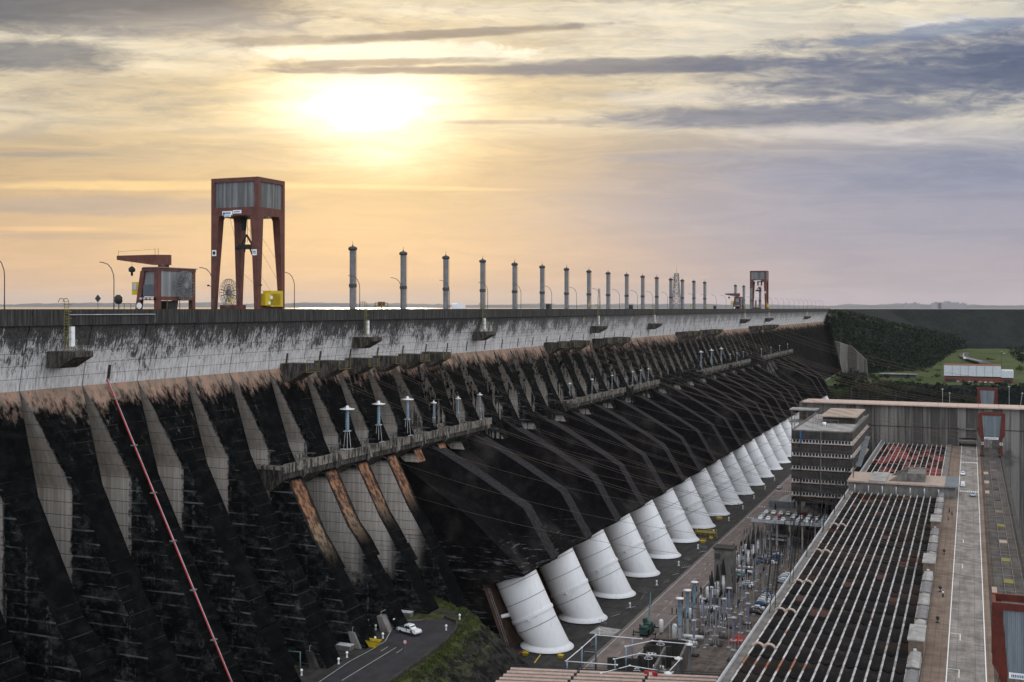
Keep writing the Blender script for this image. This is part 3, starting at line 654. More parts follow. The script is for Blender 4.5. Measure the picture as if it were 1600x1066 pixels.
# ---- powerhouse
ph=thing('powerhouse','long powerhouse with dark scalloped vault roof crossed by pale metal strips, lower right','building',(-26,300,-100))
def vroof(u0,u1,rows,z0,name):
    m=MB(); nb=13; w=(41.6-11.4)/nb; seg=6
    dy=(u1-u0)/rows
    for r in range(rows):
        ya=u0+r*dy; yb=ya+dy
        za,zb_=z0+.17,z0-.03     # near lip stands proud of the panel before it
        for b in range(nb):
            x0=-41.6+b*w
            a=[];c=[]
            jz=R.uniform(-.06,.06)
            for s in range(seg+1):
                f=s/seg; sag=-.42*math.sin(math.pi*f)
                a.append((x0+.04+(w-.08)*f,ya-.3*math.sin(math.pi*f)*2,za+sag+jz)); c.append((x0+.04+(w-.08)*f,yb+.1-.3*math.sin(math.pi*f)*2,zb_+sag))
            o=len(m.v); m.v+=a+c+[(p[0],p[1],p[2]-.55) for p in a]; n=seg+1
            for s in range(seg): m.face([o+s,o+s+1,o+n+s+1,o+n+s],0,True); m.face([o+2*n+s,o+2*n+s+1,o+s+1,o+s],0)
    m.build('vault_panels','vault_roof',ph)
    for b in range(nb+1):
        x=-41.6+b*w; m=MB(); y=u0
        while y<u1: 
            e=min(y+5.8,u1); m.prism([(x-.22,y,z0+.25),(x,y,z0+.55),(x+.22,y,z0+.25)],(0,e-y,-.12),0); y+=6
        m.build('roof_strip','roof_strip_metal',ph)
vroof(186,446,24,-70.3,'near'); vroof(476,616,13,-70.3,'far')
m=MB(); m.box(-43.3,-41.8,150,640,-103,-69.9,0); m.build('gutter_wall','concrete',ph)
m=MB(); m.box(-43.6,-43.3,150,640,-70.2,-69.3); m.build('gutter_parapet','pale_grey',ph)
m=MB(); m.box(-41.8,-11.2,150,640,-103,-71.6); m.build('hall_body','dark_concrete',ph)
# side housings along the right eave
m=MB(); m.box(-11.3,-9.0,150,640,-100,-70.3); m.build('side_wall','concrete',ph)
y=190.; k=0
while y<442:
    ln=11.6
    if k in (4,10,15): 
        m=MB(); m.box(-11.6,-8.7,y,y+ln,-71,-67.0); b_=m.build('stair_house','side_paving',ph); m=MB(); m.box(-11.8,-8.5,y-.2,y+ln+.2,-67.0,-66.75); m.build('cap','pale_concrete',b_)
        m=MB(); m.box(-10.6,-10.,y-.15,y,-69.3,-68.5); m.build('vent_box','white_paint',b_)
    else:
        m=MB(); m.prism([(-11.2,y,-70.3),(-11.2,y,-68.9),(-10.4,y,-68.5),(-9.1,y,-68.7),(-8.95,y,-70.3)],(0,ln-.6,0)); b_=m.build('skylight_housing','pale_concrete' if k%2 else 'mid_grey',ph)
        m=MB(); m.box(-11.4,-8.8,y-.35,y,-68.95,-68.6); m.build('cap','concrete',b_)
    y+=ln+.8; k+=1
# broken pale pipe sleeves on the left eave of the roof
for y in (233,262,291,330,372):
    m=MB()
    for q in range(2):
        x=-40.5+q*2.3; m.path([(x+1.2*math.cos(a),y,-70.0+1.0*math.sin(a)) for a in [math.pi*i/8 for i in range(9)]],.28)
    m.build('arched_pipe_cover','pink_concrete',ph)
# transverse block between the two roofs
cb=thing('roof_annex','beige flat roofed block set across the powerhouse roof with dark front wall','building',(-23,460,-71))
m=MB(); m.box(-43.5,-5.2,448,472,-71,-66.7); m.build('wall','concrete',cb)
m=MB(); m.box(-44,-9,447.3,472.6,-66.7,-66.1); m.build('roof_slab','beige_concrete',cb)
m=MB(); m.box(-9,-4.2,447,474,-66.7,-66.2); m.build('side_roof','corrugated_blue',cb)
m=MB(); m.prism([(-29,452,-66.1),(-22.5,452,-66.1),(-22.5,452,-62.8),(-24.2,452,-62.8)],(0,1.2,0)); m.prism([(-29,468,-66.1),(-16,468,-66.1),(-16,468,-62.6),(-23,468,-62.6)],(0,1.2,0)); m.box(-22.5,-16.,453,469,-66.1,-63.,0); m.build('stair_ramp','concrete',cb)
m=MB(); m.box(-36,-30,448,473,-66.1,-65.7); m.build('walkway','pale_concrete',cb)
for i in range(7): 
    m=MB(); m.tube((-41+i*5,446.2,-70.5),(-41+i*5,446.2,-67.4),.22); m.build('vent_pipe','pale_grey',cb)
# ---- office block
of=thing('office_building','dark five-storey office block with window bands, at the far end of the service road','building',(-60,540,-84))
X0,X1,Y0,Y1,ZT=-72.6,-47.,500.,584.,-53.6; ST=5.75
m=MB(); m.box(X0+1.2,X1-1.2,Y0+1.5,Y1,-84.6,ZT-.2); m.box(X0+1.5,X1-1.,Y0+34,Y1,-103,-84.6); m.build('core_walls','dark_concrete',of)
for x in (-70.5,-63,-56,-49.5): m=MB(); m.box(x,x+1,Y0+3,Y0+4,-103,-84.6); m.build('column','dark_concrete',of)
for s in range(5):
    zt=ZT-s*ST
    m=MB(); m.box(X0,X1,Y0,Y1,zt-3.5,zt); m.build('spandrel','dark_concrete',of)
    m=MB(); m.box(X0-.25,X1+.25,Y0-.25,Y1,zt-5.35,zt-4.95); m.build('sill','beige_concrete' if s>0 else 'pink_concrete',of)
    w=MB(); n=18
    for i in range(n+1): x=X0+.5+i*(X1-X0-1.)/n; w.box(x-.12,x+.12,Y0+.55,Y0+1.0,zt-4.95,zt-3.5)
    w.box(X0+.4,X1-.4,Y0+.55,Y0+1.,zt-3.68,zt-3.5)
    for i in range(40): y=Y0+2+i*2.05; w.box(X1-.9,X1-.45,y-.12,y+.12,zt-4.95,zt-3.5)
    w.box(X1-.92,X1-.43,Y0+.6,Y1-.1,zt-3.7,zt-3.48)
    fr=w.build('window_band','white_paint',of)
    w=MB(); w.box(X0+.5,X1-.95,Y0+1.05,Y1,zt-4.95,zt-3.5); w.build('glazing','glass_dark',fr)
m=MB(); m.box(X0+.4,X1-.4,Y0+.4,Y1-.4,ZT-.01,ZT+.02); m.build('flat_roof','pale_concrete',of)
m=MB(); m.box(X0,X0+.5,Y0,Y1,ZT,ZT+.8); m.box(X1-.5,X1,Y0,Y1,ZT,ZT+.8); m.box(X0,X1,Y0,Y0+.5,ZT,ZT+.5); m.build('roof_parapet','concrete',of)
m=MB(); m.box(-64,-49.5,540,580,ZT,-50.6); m.build('penthouse','dark_concrete',of)
m=MB(); m.box(-65,-48.5,538,582,-50.6,-50.1); m.build('penthouse_roof','beige_concrete',of)
m=MB()
for a,b in (((-69,545),(-69,575)),((-66,530),(-56,530)),((-66,520),(-60,520))):
    m.bar((*a,ZT+2.4),(*b,ZT+2.4),.12)
    for t in range(4): x=a[0]+(b[0]-a[0])*t/3; y=a[1]+(b[1]-a[1])*t/3; m.bar((x,y,ZT),(x,y,ZT+2.4),.12)
m.build('pipe_frame','mid_grey',of)
m=MB(); m.lathe((-62,528,ZT),[(.9,0),(.9,1.4),(.3,1.7)]); m.build('roof_tank','white_paint',of)
m=MB(); m.tube((-68.6,499.6,-103),(-68.6,499.6,ZT-.5),.2); m.build('downpipe','black_steel',of)
m=MB(); m.box(-68.95,-68.3,499.3,499.8,ZT-5,ZT); m.build('blue_panel','cloth_blue',of)
m=MB(); m.box(-60.2,-59.9,499.6,499.9,-80,ZT); m.build('downpipe','mid_grey',of)
m=MB(); m.prism([(X1+.3,512,-69.5),(X1+.3,560,-61.5),(X1+2.6,560,-61.5),(X1+2.6,512,-69.5)],(0,0,.4)); m.build('stair_roof','corrugated_blue',of)
m=MB(); m.prism([(X0-6,500,-84.8),(X0,500,-84.8),(X0,500,-83.),(X0-1,500,-82.5)],(0,12,0)); m.build('canopy','pale_concrete',of)
# ---- big transverse wall at the far end
bw=thing('end_wall','tall streaked concrete wall with pinkish slab on top, closing the far powerhouse end','wall',(-20,622,-80))
m=MB()
for a,b,z0 in ((-86,-5.8,-103),(-5.8,3.,-66.5),(3.,80,-121)): m.box(a,b,621.,640,z0,-50.9)
m.build('wall','streaked_wall',bw)
x=-84.
while x<80: m=MB(); m.box(x,x+9.6,618.5,640.5,-50.9,-50.3); m.build('deck_slab','pink_concrete',bw); x+=9.75
m=MB(); m.box(-6.2,-5.6,620.2,621,-71,-61.5); m.box(2.9,3.3,620.2,621,-71,-61.5); m.box(-6.2,3.3,620.2,621,-62.2,-61.5); m.build('portal_frame','concrete',bw)
m=MB(); m.poly([(-5.6,621.,-68),(3.,621,-68),(3.,637.,-62),(-5.6,637,-62)]); m.build('ramp','pale_concrete',bw)
m=MB(); m.box(14.5,14.9,620.6,621,-121,-51); m.box(-47,-46.6,620.6,621,-71,-51); m.build('conduit','black_steel',bw)
m=MB(); m.box(-86,80,620.85,621,-62.1,-61.7); m.build('joint_line','dark_concrete',bw)
# frame structure left of the wall
fs=thing('open_frame_building','small open concrete frame building at the left end of the streaked wall','building',(-82,612,-70))
for x in (-88,-84,-80.3,-76): m=MB(); m.box(x,x+.35,606,606.4,-85,-53.5); m.box(x,x+.35,617,617.4,-85,-53.5); m.build('column','concrete',fs)
for z in (-54,-60.5): m=MB(); m.box(-89,-75,605.5,618,z,z+.6); m.build('slab','pale_concrete',fs)
# lower deck beyond the wall carrying the third gantry crane
m=MB(); m.box(-44,14.6,641,900,-125,-71); tag(m.build('far_deck','hatch_deck'),kind='structure')
# ---- terrain beyond
def grid(name,xs,ys,fz,mat,sm=True):
    m=MB()
    for y in ys: m.v+=[(x,y,fz(x,y)) for x in xs]
    n=len(xs)
    for j in range(len(ys)-1):
        for i in range(n-1): m.face([j*n+i,j*n+i+1,(j+1)*n+i+1,(j+1)*n+i],0,sm)
    return tag(m.build(name,mat),kind='structure')
def cliffy(x): return 1175+14*MN.noise(Vector((x*.02,0,0)))+ (0 if x>-75 else (x+75)*1.1)
def valz(x,y):
    d=y-cliffy(x); n=MN.fractal(Vector((x*.03,y*.03,1)),1,2,4)
    if d<0: return -121+max(0,(d+26)/26)*46 +n*4 if d>-26 else -121+n
    z=-75+n*.8
    if y>1500: z+=min(10,(y-1500)*.012)
    return z
grid('meadow_ground',[-220+12*i for i in range(90)],[1090+12*i for i in range(110)],valz,'meadow')
m=MB(); pts=[]
def cliffs():
    m=MB(); xs=[-150+6*i for i in range(75)]; zs=[-123,-112,-100,-88,-78,-74.2]
    for k,z in enumerate(zs): m.v+=[(x,cliffy(x)-28+k*5.+5*MN.fractal(Vector((x*.06,0,z*.08)),1,2,4),z) for x in xs]
    n=len(xs)
    for k in range(len(zs)-1):
        for i in range(n-1): m.face([k*n+i,k*n+i+1,(k+1)*n+i+1,(k+1)*n+i],0,False)
    tag(m.build('river_cliff','embankment_scrub'),kind='structure')
cliffs()
# rockfill dam continuing to the right
def emb():
    C=[Vector((-192,1506,-1.2)),Vector((-150,2150,-1.2)),Vector((700,2480,-1.2))]
    m=MB(); st=60; rows=14
    pts=[]
    for s in range(st+1):
        t=s/st*2; a,b=(C[0],C[1]) if t<1 else (C[1],C[2]); pts.append(a.lerp(b,t if t<1 else t-1))
    for i,p in enumerate(pts):
        d=(pts[min(i+1,st)]-pts[max(i-1,0)]).normalized(); n=Vector((d.y,-d.x,0))
        wd=150*min(1.,.12+.95*(i/st*2)**1.5) if i<st/2 else 150.
        for k in range(rows):
            f=k/(rows-1); m.v.append(tuple(p+n*(6+f*wd)+Vector((0,0,-f*76+1.2*MN.noise(Vector((i*.9,k*.7,0)))*(f>0))))) 
    for i in range(st):
        for k in range(rows-1): m.face([i*rows+k,i*rows+k+1,(i+1)*rows+k+1,(i+1)*rows+k],0,True)
    o=len(m.v)
    for i,p in enumerate(pts):
        d=(pts[min(i+1,st)]-pts[max(i-1,0)]).normalized(); n=Vector((d.y,-d.x,0)); m.v+=[tuple(p+n*6),tuple(p-n*4),tuple(p-n*4+Vector((0,0,-6)))]
    for i in range(st):
        for k in range(2): m.face([o+3*i+k,o+3*i+k+1,o+3*i+3+k+1,o+3*i+3+k],1)
    tag(m.build('rockfill_embankment',['embankment_scrub','ridge_scrub']),kind='structure')
emb()
def spur():
    Rg=[(1293,486.5,1506),(1330,489,1540),(1365,498,1600),(1410,508,1700),(1450,516,1850),(1500,526,2120),(1560,537,2240),(1610,543,2300)]
    Ft=[(1322,592,0),(1345,585,0),(1380,581,0),(1420,579,0),(1455,574,0),(1474,560,0),(1494,548,0),(1600,545,0)]
    m=MB(); rows=16
    # resample columns
    cols=[]
    for i in range(len(Rg)-1):
        for s in range(8):
            f=s/8
            g=lambda L:[L[i][k]*(1-f)+L[i+1][k]*f for k in range(3)]
            cols.append((g(Rg),g(Ft)))
    for c,(a,b) in enumerate(cols):
        A=at(a[0],a[1],u=a[2]); B=at(b[0],b[1],z=-75.)+Vector((0,0,-3))
        m.v.append(tuple(A+Vector((-8,60,-22)))); 
        for k in range(rows):
            f=k/(rows-1); P=A.lerp(B,f); w=math.sin(math.pi*min(1,f*1.02)); nn=MN.fractal(Vector((P.x*.03,P.y*.02,P.z*.05)),1,2,5)
            m.v.append(tuple(P+Vector((nn*5*w,-nn*9*w,6*nn*w-4*w)))) 
    n=rows+1
    for c in range(len(cols)-1):
        for k in range(n-1): m.face([c*n+k,c*n+k+1,(c+1)*n+k+1,(c+1)*n+k],1 if k<=1 else 0,False)
    tag(m.build('spur_slope',['embankment_scrub','ridge_scrub']),kind='structure')
    return cols
SPUR=spur()
# abutment wall
aw=thing('abutment_wall','grey jointed concrete wall at the foot of the dark slope where the dam ends','wall',(-120,1480,-60))
m=MB(); A=[at(1304,532,u=1262),at(1330,540,u=1262),at(1354,562,u=1262),at(1357,600,u=1262),at(1321,600,u=1262)]
m.prism(A,(0,6,0)); m.build('wall','streaked_wall',aw)
# distant hills on the far shore
def hills(name,Y,zb,hm,x0,x1,seed,d):
    m=MB(); n=260; rows=4
    for i in range(n+1):
        x=x0+(x1-x0)*i/n
        h=hm*(.55+.45*MN.fractal(Vector((x*.00035+seed,0,0)),1,2,3))+hm*.16*MN.fractal(Vector((x*.007+seed,5,0)),1,2,3)
        P=lambda dd: Vector((x*cs-(Y+dd)*sn,x*sn+(Y+dd)*cs,0))
        for dd,hh in ((0,0),(d*.15,h*.75),(d*.4,h),(d,0)): q=P(dd); m.v.append((q.x,q.y,zb+hh))
    for i in range(n):
        for k in range(rows-1): m.face([i*rows+k,i*rows+k+1,(i+1)*rows+k+1,(i+1)*rows+k],0,False)
    tag(m.build(name,'far_hill'),kind='structure')
hills('far_shore_hills',26000,-5,150,-16500,20500,2.,4000); hills('far_ridge',34000,-5,215,-20000,25000,7.,5000)
m=MB()
for i,(px,w,h) in enumerate(((1482,150,44),(1430,60,38),(1416,40,34),(1463,70,40),(1505,50,36))):
    p=at(px,480,u=25000); w*=2.78; h*=2.9; 
    b_=MB(); b_.box(p.x-w/2,p.x+w/2,p.y,p.y+60,-5,h); b_.box(p.x-w*.2,p.x+w*.1,p.y,p.y+60,h,h+22)
    tag(b_.build('tower_block','haze_block'),['wide pale tower block on the far right horizon, largest of the skyline','small pale tower block on the skyline, third from the right','small pale tower block on the skyline, leftmost','small pale tower block just left of the widest skyline block','small pale tower block at the right end of the skyline'][i],'building','tower blocks on the skyline')
# ================================================================= THINGS ON THE CREST
ZC=-1.7
def frame_box(m,x0,x1,y0,y1,z0,z1,w,mi=0):
    for x in (x0,x1-w):
        for y in (y0,y1-w): m.box(x,x+w,y,y+w,z0,z1,mi)
    for z in (z0,z1-w):
        for y in (y0,y1-w): m.box(x0+w,x1-w,y,y+w,z,z+w,mi)
        for x in (x0,x1-w): m.box(x,x+w,y0+w,y1-w,z,z+w,mi)
def reel(parent,c,r,ry=0.):   # spoked cable reel, disc in the y-z plane turned by ry
    m=MB(); ca,sa_=math.cos(ry),math.sin(ry)
    P=lambda a,rr,o: (c[0]+rr*math.cos(a)*sa_+o*ca, c[1]+rr*math.cos(a)*ca-o*sa_, c[2]+rr*math.sin(a))
    for o in (-.25,.25):
        for i in range(24): a=2*math.pi*i/24; m.bar(P(a,r*.16,o),P(a,r,o),.12)
        m.path([P(2*math.pi*i/24,r,o) for i in range(25)],.07,4)
    m.path([P(2*math.pi*i/24,r*.62,0) for i in range(25)],.11,4); m.tube(P(0,0,-.6),P(0,0,.6),r*.2)
    return m.build('cable_reel','mid_grey',parent)
def big_crane():
    g=thing('gantry_crane','x','crane')
    X,Y=7.6,6.3; H=36.6; zb=26.4
    for sx in (-1,1):
        for sy in (-1,1):
            m=MB(); x,y=sx*X,sy*Y
            rings=[]
            for z,wx,wy,ox in ((0.9,.6,.6,0.),(10,.8,.8,.1),(zb-1.0,1.2,1.2,.2),(zb,1.35,1.35,.3)):
                xi,yi=x-sx*2*wx,y-sy*2*wy; xs=sorted((x,xi)); ys=sorted((y,yi)); rings.append([(xs[0],ys[0],z),(xs[1],ys[0],z),(xs[1],ys[1],z),(xs[0],ys[1],z)])
            m.loft(rings,0,False); l=m.build('leg','crane_red',g)
            m=MB(); m.box(min(x,x-sx*1.8),max(x,x-sx*1.8),y-1.4,y+1.4,0,.95); m.build('wheel_bogie','crane_red',l)
    m=MB(); w=1.6
    frame_box(m,-X,X,-Y,Y,zb,H,1.15); m.box(-X+.2,X-.2,-Y+.2,Y-.2,zb+.1,zb+.5); m.build('upper_frame','crane_red',g)
    m=MB(); m.box(-X+1.0,X-1.0,-Y+.35,Y-.35,zb+2.1,H-1.0); m.box(-X+.35,X-.35,-Y+1.0,Y-1.0,zb+2.1,H-1.0); m.build('cladding','corrugated_grey',g)
    m=MB(); m.box(-X+1.1,X-1.1,-Y+.1,-Y+.5,zb+1.1,zb+2.2); m.box(X-.5,X-.1,-Y+1.1,Y-1.1,zb+1.1,zb+2.2); m.build('lower_girder','crane_red',g)
    for x0,x1,z0,z1 in ((-3.9,-.6,zb+.15,zb+1.25),(-.4,2.3,zb+.55,zb+1.45),(-3.3,-1.1,zb-.35,zb+.1)):
        m=MB(); m.box(x0,x1,-Y-.08,-Y-.02,z0,z1); s=m.build('sign','white_paint',g)
        m=MB(); n=int((x1-x0)/.28)
        for i in range(1,n-1): m.box(x0+i*.28,x0+i*.28+.17,-Y-.11,-Y-.085,z0+.3*(z1-z0),z1-.28*(z1-z0))
        if x0<-3.5: m.prism([(x0+.1,-Y-.11,z0+.15),(x0+.9,-Y-.11,z0+.15),(x0+.6,-Y-.11,z1-.15)],(0,.02,0))
        m.build('lettering','cloth_blue',s)
    for k,x in enumerate((-X+.35,X-1.75)):
        m=MB(); m.box(x,x+1.4,-Y-.1,-Y-.03,15.6,17.2); s=m.build('square_sign','white_paint',g)
        m=MB()
        if k==0: m.loft([[(x+.7+.5*math.cos(a),yy,16.4+.5*math.sin(a)) for a in [2*math.pi*i/14 for i in range(14)]] for yy in (-Y-.13,-Y-.11)],0,False); m.build('emblem','cloth_dark',s)
        else: m.box(x+.2,x+1.2,-Y-.13,-Y-.11,16.1,16.3); m.box(x+.3,x+1.1,-Y-.13,-Y-.11,16.5,16.75); m.build('emblem','cloth_blue',s)
    m=MB()
    for x in (-1.2,2.2): m.prism([(x-.7,-1,zb),(x+.7,-1,zb),(x+.35,-1,zb-3.6),(x-.35,-1,zb-3.6)],(0,1.2,0))
    for x in (-.6,0,1.,1.6): m.bar((x,-.4,zb),(x,-.4,19.5),.09)
    m.build('hoist_ropes','black_steel',g)
    m=MB(); m.box(-2.6,2.2,-1.,.2,17.6,18.9); m.bar((-2.2,-.4,18.5),(-.3,-.4,21.6),.45); m.bar((1.8,-.4,18.5),(-.3,-.4,21.6),.45); m.tube((-2.6,-.4,18.2),(-3.4,-.4,18.2),.7); m.bar((.8,-.4,17.8),(1.6,-.4,16.),.35); m.bar((-.8,-.4,17.8),(-1.,-.4,16.8),.4); m.build('lifting_beam','black_steel',g)
    m=MB()
    for sx in (-1,1): m.bar((sx*X*.1,-Y+2,zb),(sx*(X-1.5),Y-1,9),.05); m.bar((sx*X*.4,-Y+2,zb),(sx*(X-1.5),Y-1,14),.05)
    m.bar((X-1,-Y+1,12),(X-1,Y-1,2),.05); m.bar((-X+1,Y-1,12),(X-1,Y-1,2),.05)
    m.build('stay_cable','silver_wire',g)
    m=MB(); m.box(-X+2,-X+10.,-Y+1.2,-Y+1.9,.9,2.3); m.box(X-1.4,X-.6,-Y+2,Y-2,.9,2.2); m.build('sill_beam','crane_red',g)
    reel(g,(-X+5.4,-Y+.6,5.6),3.75,0.)
    m=MB()
    for y in (-Y+.3,-Y+1.4): m.bar((-X+5.2,y,5.6),(-X+4.4,y,2.3),.2); m.bar((-X+5.4,y,5.6),(-X+6.4,y,2.3),.2)
    m.build('reel_stand','yellow_paint',g)
    m=MB(); m.box(X-1.6,X+.9,-Y+2.2,Y-3.4,2.2,5.4); m.box(X-1.6,X+.9,-Y+4.6,Y-2.2,1.9,6.2); h=m.build('machine_house','yellow_paint',g)
    m=MB(); m.box(X+.9,X+1.2,-Y+4.2,-Y+5.0,3.9,4.8); m.box(X+.9,X+1.2,-Y+3.3,-Y+4.0,2.5,3.2); m.build('air_conditioner','white_paint',h)
    m=MB()
    for y in (Y-2.,Y-1.2): m.bar((X+.6,y,.2),(X+.6,y,5.6),.07)
    for i in range(9): m.bar((X+.6,Y-2,.6+i*.6),(X+.6,Y-1.2,.6+i*.6),.05)
    m.build('ladder','dull_yellow',g)
    for sx in (-1,1):
        m=MB(); m.bar((sx*X,-Y,7.3),(sx*X+sx*.7,-Y,7.6),.12); m.cbox((sx*X+sx*.9,-Y,7.6),(.5,.4,.45)); m.build('floodlight','black_steel',g)
    return g
bc=big_crane(); u1=at(403,481,v=-176)[1]; bc.location=(-183.6,u1+6.3,ZC); tag(bc,'huge reddish gantry crane with grey clad top, nearest on the dam crest',None,'gantry cranes on the dam crest')
ux=at(1172,481,v=-191)[1]; dup(bc,(-183.6,ux+6.3,ZC),0,'distant red gantry crane standing far along the dam crest','gantry cranes on the dam crest')
def small_crane():
    g=thing('jib_crane','x','crane')
    # local: corner (0,0)=front left; x toward downstream, y along dam
    DX,DY=-4.8,12.5
    for x,y in ((0,0),(0,DY),(DX,0),(DX,DY)):
        sx=-1 if x<0 else 1; m=MB(); sp=.9*(-1 if x<0 else 0); 
        top=[(x-.5-sx*.3,y-.5+(.5 if y==0 else -.5)),(x+.5-sx*.3,y-.5+(.5 if y==0 else -.5))]
        m.loft([[(x+sp-.6,y-.5,0),(x+sp+.6,y-.5,0),(x+sp+.6,y+.6,0),(x+sp-.6,y+.6,0)],[(x-.6+(.8 if x<0 else 0),y-.5,10.2),(x+.6+(.8 if x<0 else 0),y-.5,10.2),(x+.6+(.8 if x<0 else 0),y+.6,10.2),(x-.6+(.8 if x<0 else 0),y+.6,10.2)]],0,False); m.build('leg','crane_red',g)
    m=MB(); m.box(DX+.6,.65,-.55,DY+.7,10.2,10.9); m.box(-.6,.66,.6,DY-.5,3.3,4.2); m.box(DX,0,-.5,.4,3.3,4.0); m.build('frame_beams','crane_red',g)
    m=MB(); m.box(DX+.5,.45,.1,DY-.3,4.2,10.2); m.build('cladding','corrugated_pale',g)
    m=MB(); m.box(DX+.9,-.7,-.35,-.1,4.2,7.0); m.build('window','glass_dark',g)
    m=MB(); m.box(DX+1,.9,-.7,DY+1.,10.9,11.1); m.build('roof','mid_grey',g)
    m=MB(); m.box(DX-2.9,DX-.2,.2,2.4,4.6,7.6); c=m.build('operator_cab','yellow_paint',g)
    m=MB(); m.box(DX-2.8,DX-1.5,.1,.17,5.8,7.2); m.build('cab_window','pale_grey',c)
    reel(g,(1.3,8.2,6.8),3.5,0.)
    m=MB(); m.prism([(-.6,4.,3.2),(-.6,8,3.2),(-.6,7,.4),(-.6,5,.4)],(-3,0,0)); m.build('hopper','black_steel',g)
    m=MB()
    for y in (4,8.6): m.bar((-.5,y,3.3),(-.5,y,0),.18)
    m.build('ladder','dull_yellow',g)
    m=MB(); m.prism([(-5.6,5.2,11.8),(-12.6,1.2,12.9),(-12.6,1.2,13.9),(-5.6,5.2,14.2),(-2.,7.4,14.2),(-2.,7.4,11.8)],(.9,-1.6,0)); m.tube((-3.2,6,11.0),(-3.2,6,11.9),1.3,n=12); m.build('jib','crane_red',g)
    m=MB(); m.bar((-12.4,1,13.9),(-12.4,1,15.2),.07); m.bar((-4.9,5,14.),(-4.9,5,15.8),.1); m.bar((-4.3,5.4,14.),(-4.3,5.4,15.8),.1); m.bar((-12.4,1,14.9),(-4.9,5,15.6),.04); m.build('mast','dull_yellow',g)
    m=MB(); m.bar((-9.6,2.4,12.6),(-9.6,2.4,11.2),.06); m.lathe((-9.6,2.4,9.1),[(.1,0),(.3,.3),(.25,.9),(.75,1.1),(.8,1.8),(.3,2.3)],10); m.build('hook_block','black_steel',g)
    m=MB(); m.loft([[(-4.6+.75*math.cos(a),yy,2.0+.75*math.sin(a)) for a in [2*math.pi*i/16 for i in range(16)]] for yy in (-.9,-.82)],0,False); m.build('round_sign','white_paint',g)
    for i in range(4): m=MB(); m.lathe((-4.0+i*1.1,-1,3.4),[(.35,0),(.35,.5)],8); m.build('floodlight','pale_grey',g)
    return g
sc_=small_crane(); p=at(246,481,v=-176.); sc_.location=(-176.,p.y,ZC); tag(sc_,'small red jib crane with grey cladding and yellow cab, left of the huge gantry crane',None,'jib cranes on the crest')
p=at(1160,481,v=-176.); dup(sc_,(-178.,p.y,ZC),0,'distant small jib crane on the crest beside the far gantry crane','jib cranes on the crest')
# street lamps
def lamp():
    g=thing('street_lamp','x','street lamp')
    m=MB(); m.path([(0,0,0),(0,0,7.8),(-.15,0,9.0),(-.8,0,10.4),(-1.8,0,11.3),(-3.2,0,11.7)],.10,6); m.tube((0,0,0),(0,0,4),.14,.12); m.build('pole','dark_grey',g)
    m=MB(); m.loft([[(-3.1,-.12,11.6),(-3.1,.12,11.6),(-3.1,.12,11.8),(-3.1,-.12,11.8)],[(-4.0,-.18,11.65),(-4.0,.18,11.65),(-4.0,.1,11.9),(-4.0,-.1,11.9)]],0,False); m.build('lamp_head','mid_grey',g)
    return g
lp=lamp(); lu=[at(x,481,v=-177.)[1] for x in (7,178,332,460,562,627,702,762,814,862,901,937,968,996,1020,1043)]
while lu[-1]<1490: lu.append(lu[-1]+36.5)
for i,u in enumerate(lu):
    la=f'curved arm street lamp on the crest road, {ordn(i)} from the left'
    if i==0: lp.location=(-177.,u,ZC); tag(lp,la,None,'street lamps on the crest road')
    else: dup(lp,(-177.,u,ZC),0,la,'street lamps on the crest road')
# vent columns
def vent():
    g=thing('vent_column','x','column')
    m=MB(); pr=[(1.0,0)]
    z=0
    while z<20: pr+=[(1.0,z+.05),(1.0,z+2.2),(1.07,z+2.25),(1.07,z+2.35),(1.0,z+2.4)]; z+=2.5
    m.lathe((0,0,0),pr+[(1.0,20.6)],14,sm=False); m.build('shaft','mid_grey',g)
    m=MB(); m.lathe((0,0,8.6),[(1.05,0),(1.25,.1),(1.25,1.1),(1.05,1.2)],14,sm=False); m.build('collar','dark_grey',g)
    m=MB(); m.lathe((0,0,20.6),[(1.0,0),(1.35,.15),(1.5,.6),(1.35,1.0),(.9,1.3),(.25,1.45),(.2,1.9),(.06,2.0),(.06,2.9),(.02,3.0)],14); m.build('cap','dark_grey',g)
    m=MB(); m.bar((1.25,0,0),(1.25,0,20.6),.06); m.bar((1.25,.4,0),(1.25,.4,20.6),.06); m.build('ladder','black_steel',g)
    return g
vc=vent()
vx=[551,630,696.5,754,804,847,885,920,950,979,1004,1026,1048,1066,1084,1101,1149,1162,1174,1187.5]
for i,x in enumerate(vx):
    p=at(x,481,v=-186.); la=f'tall grey cylindrical vent column on the crest, {ordn(i)} from the left'
    if i==0: vc.location=(-186.,p.y,ZC-.4); tag(vc,la,None,'vent columns on the crest')
    else: dup(vc,(-186.,p.y,ZC-.4),0,la,'vent columns on the crest')
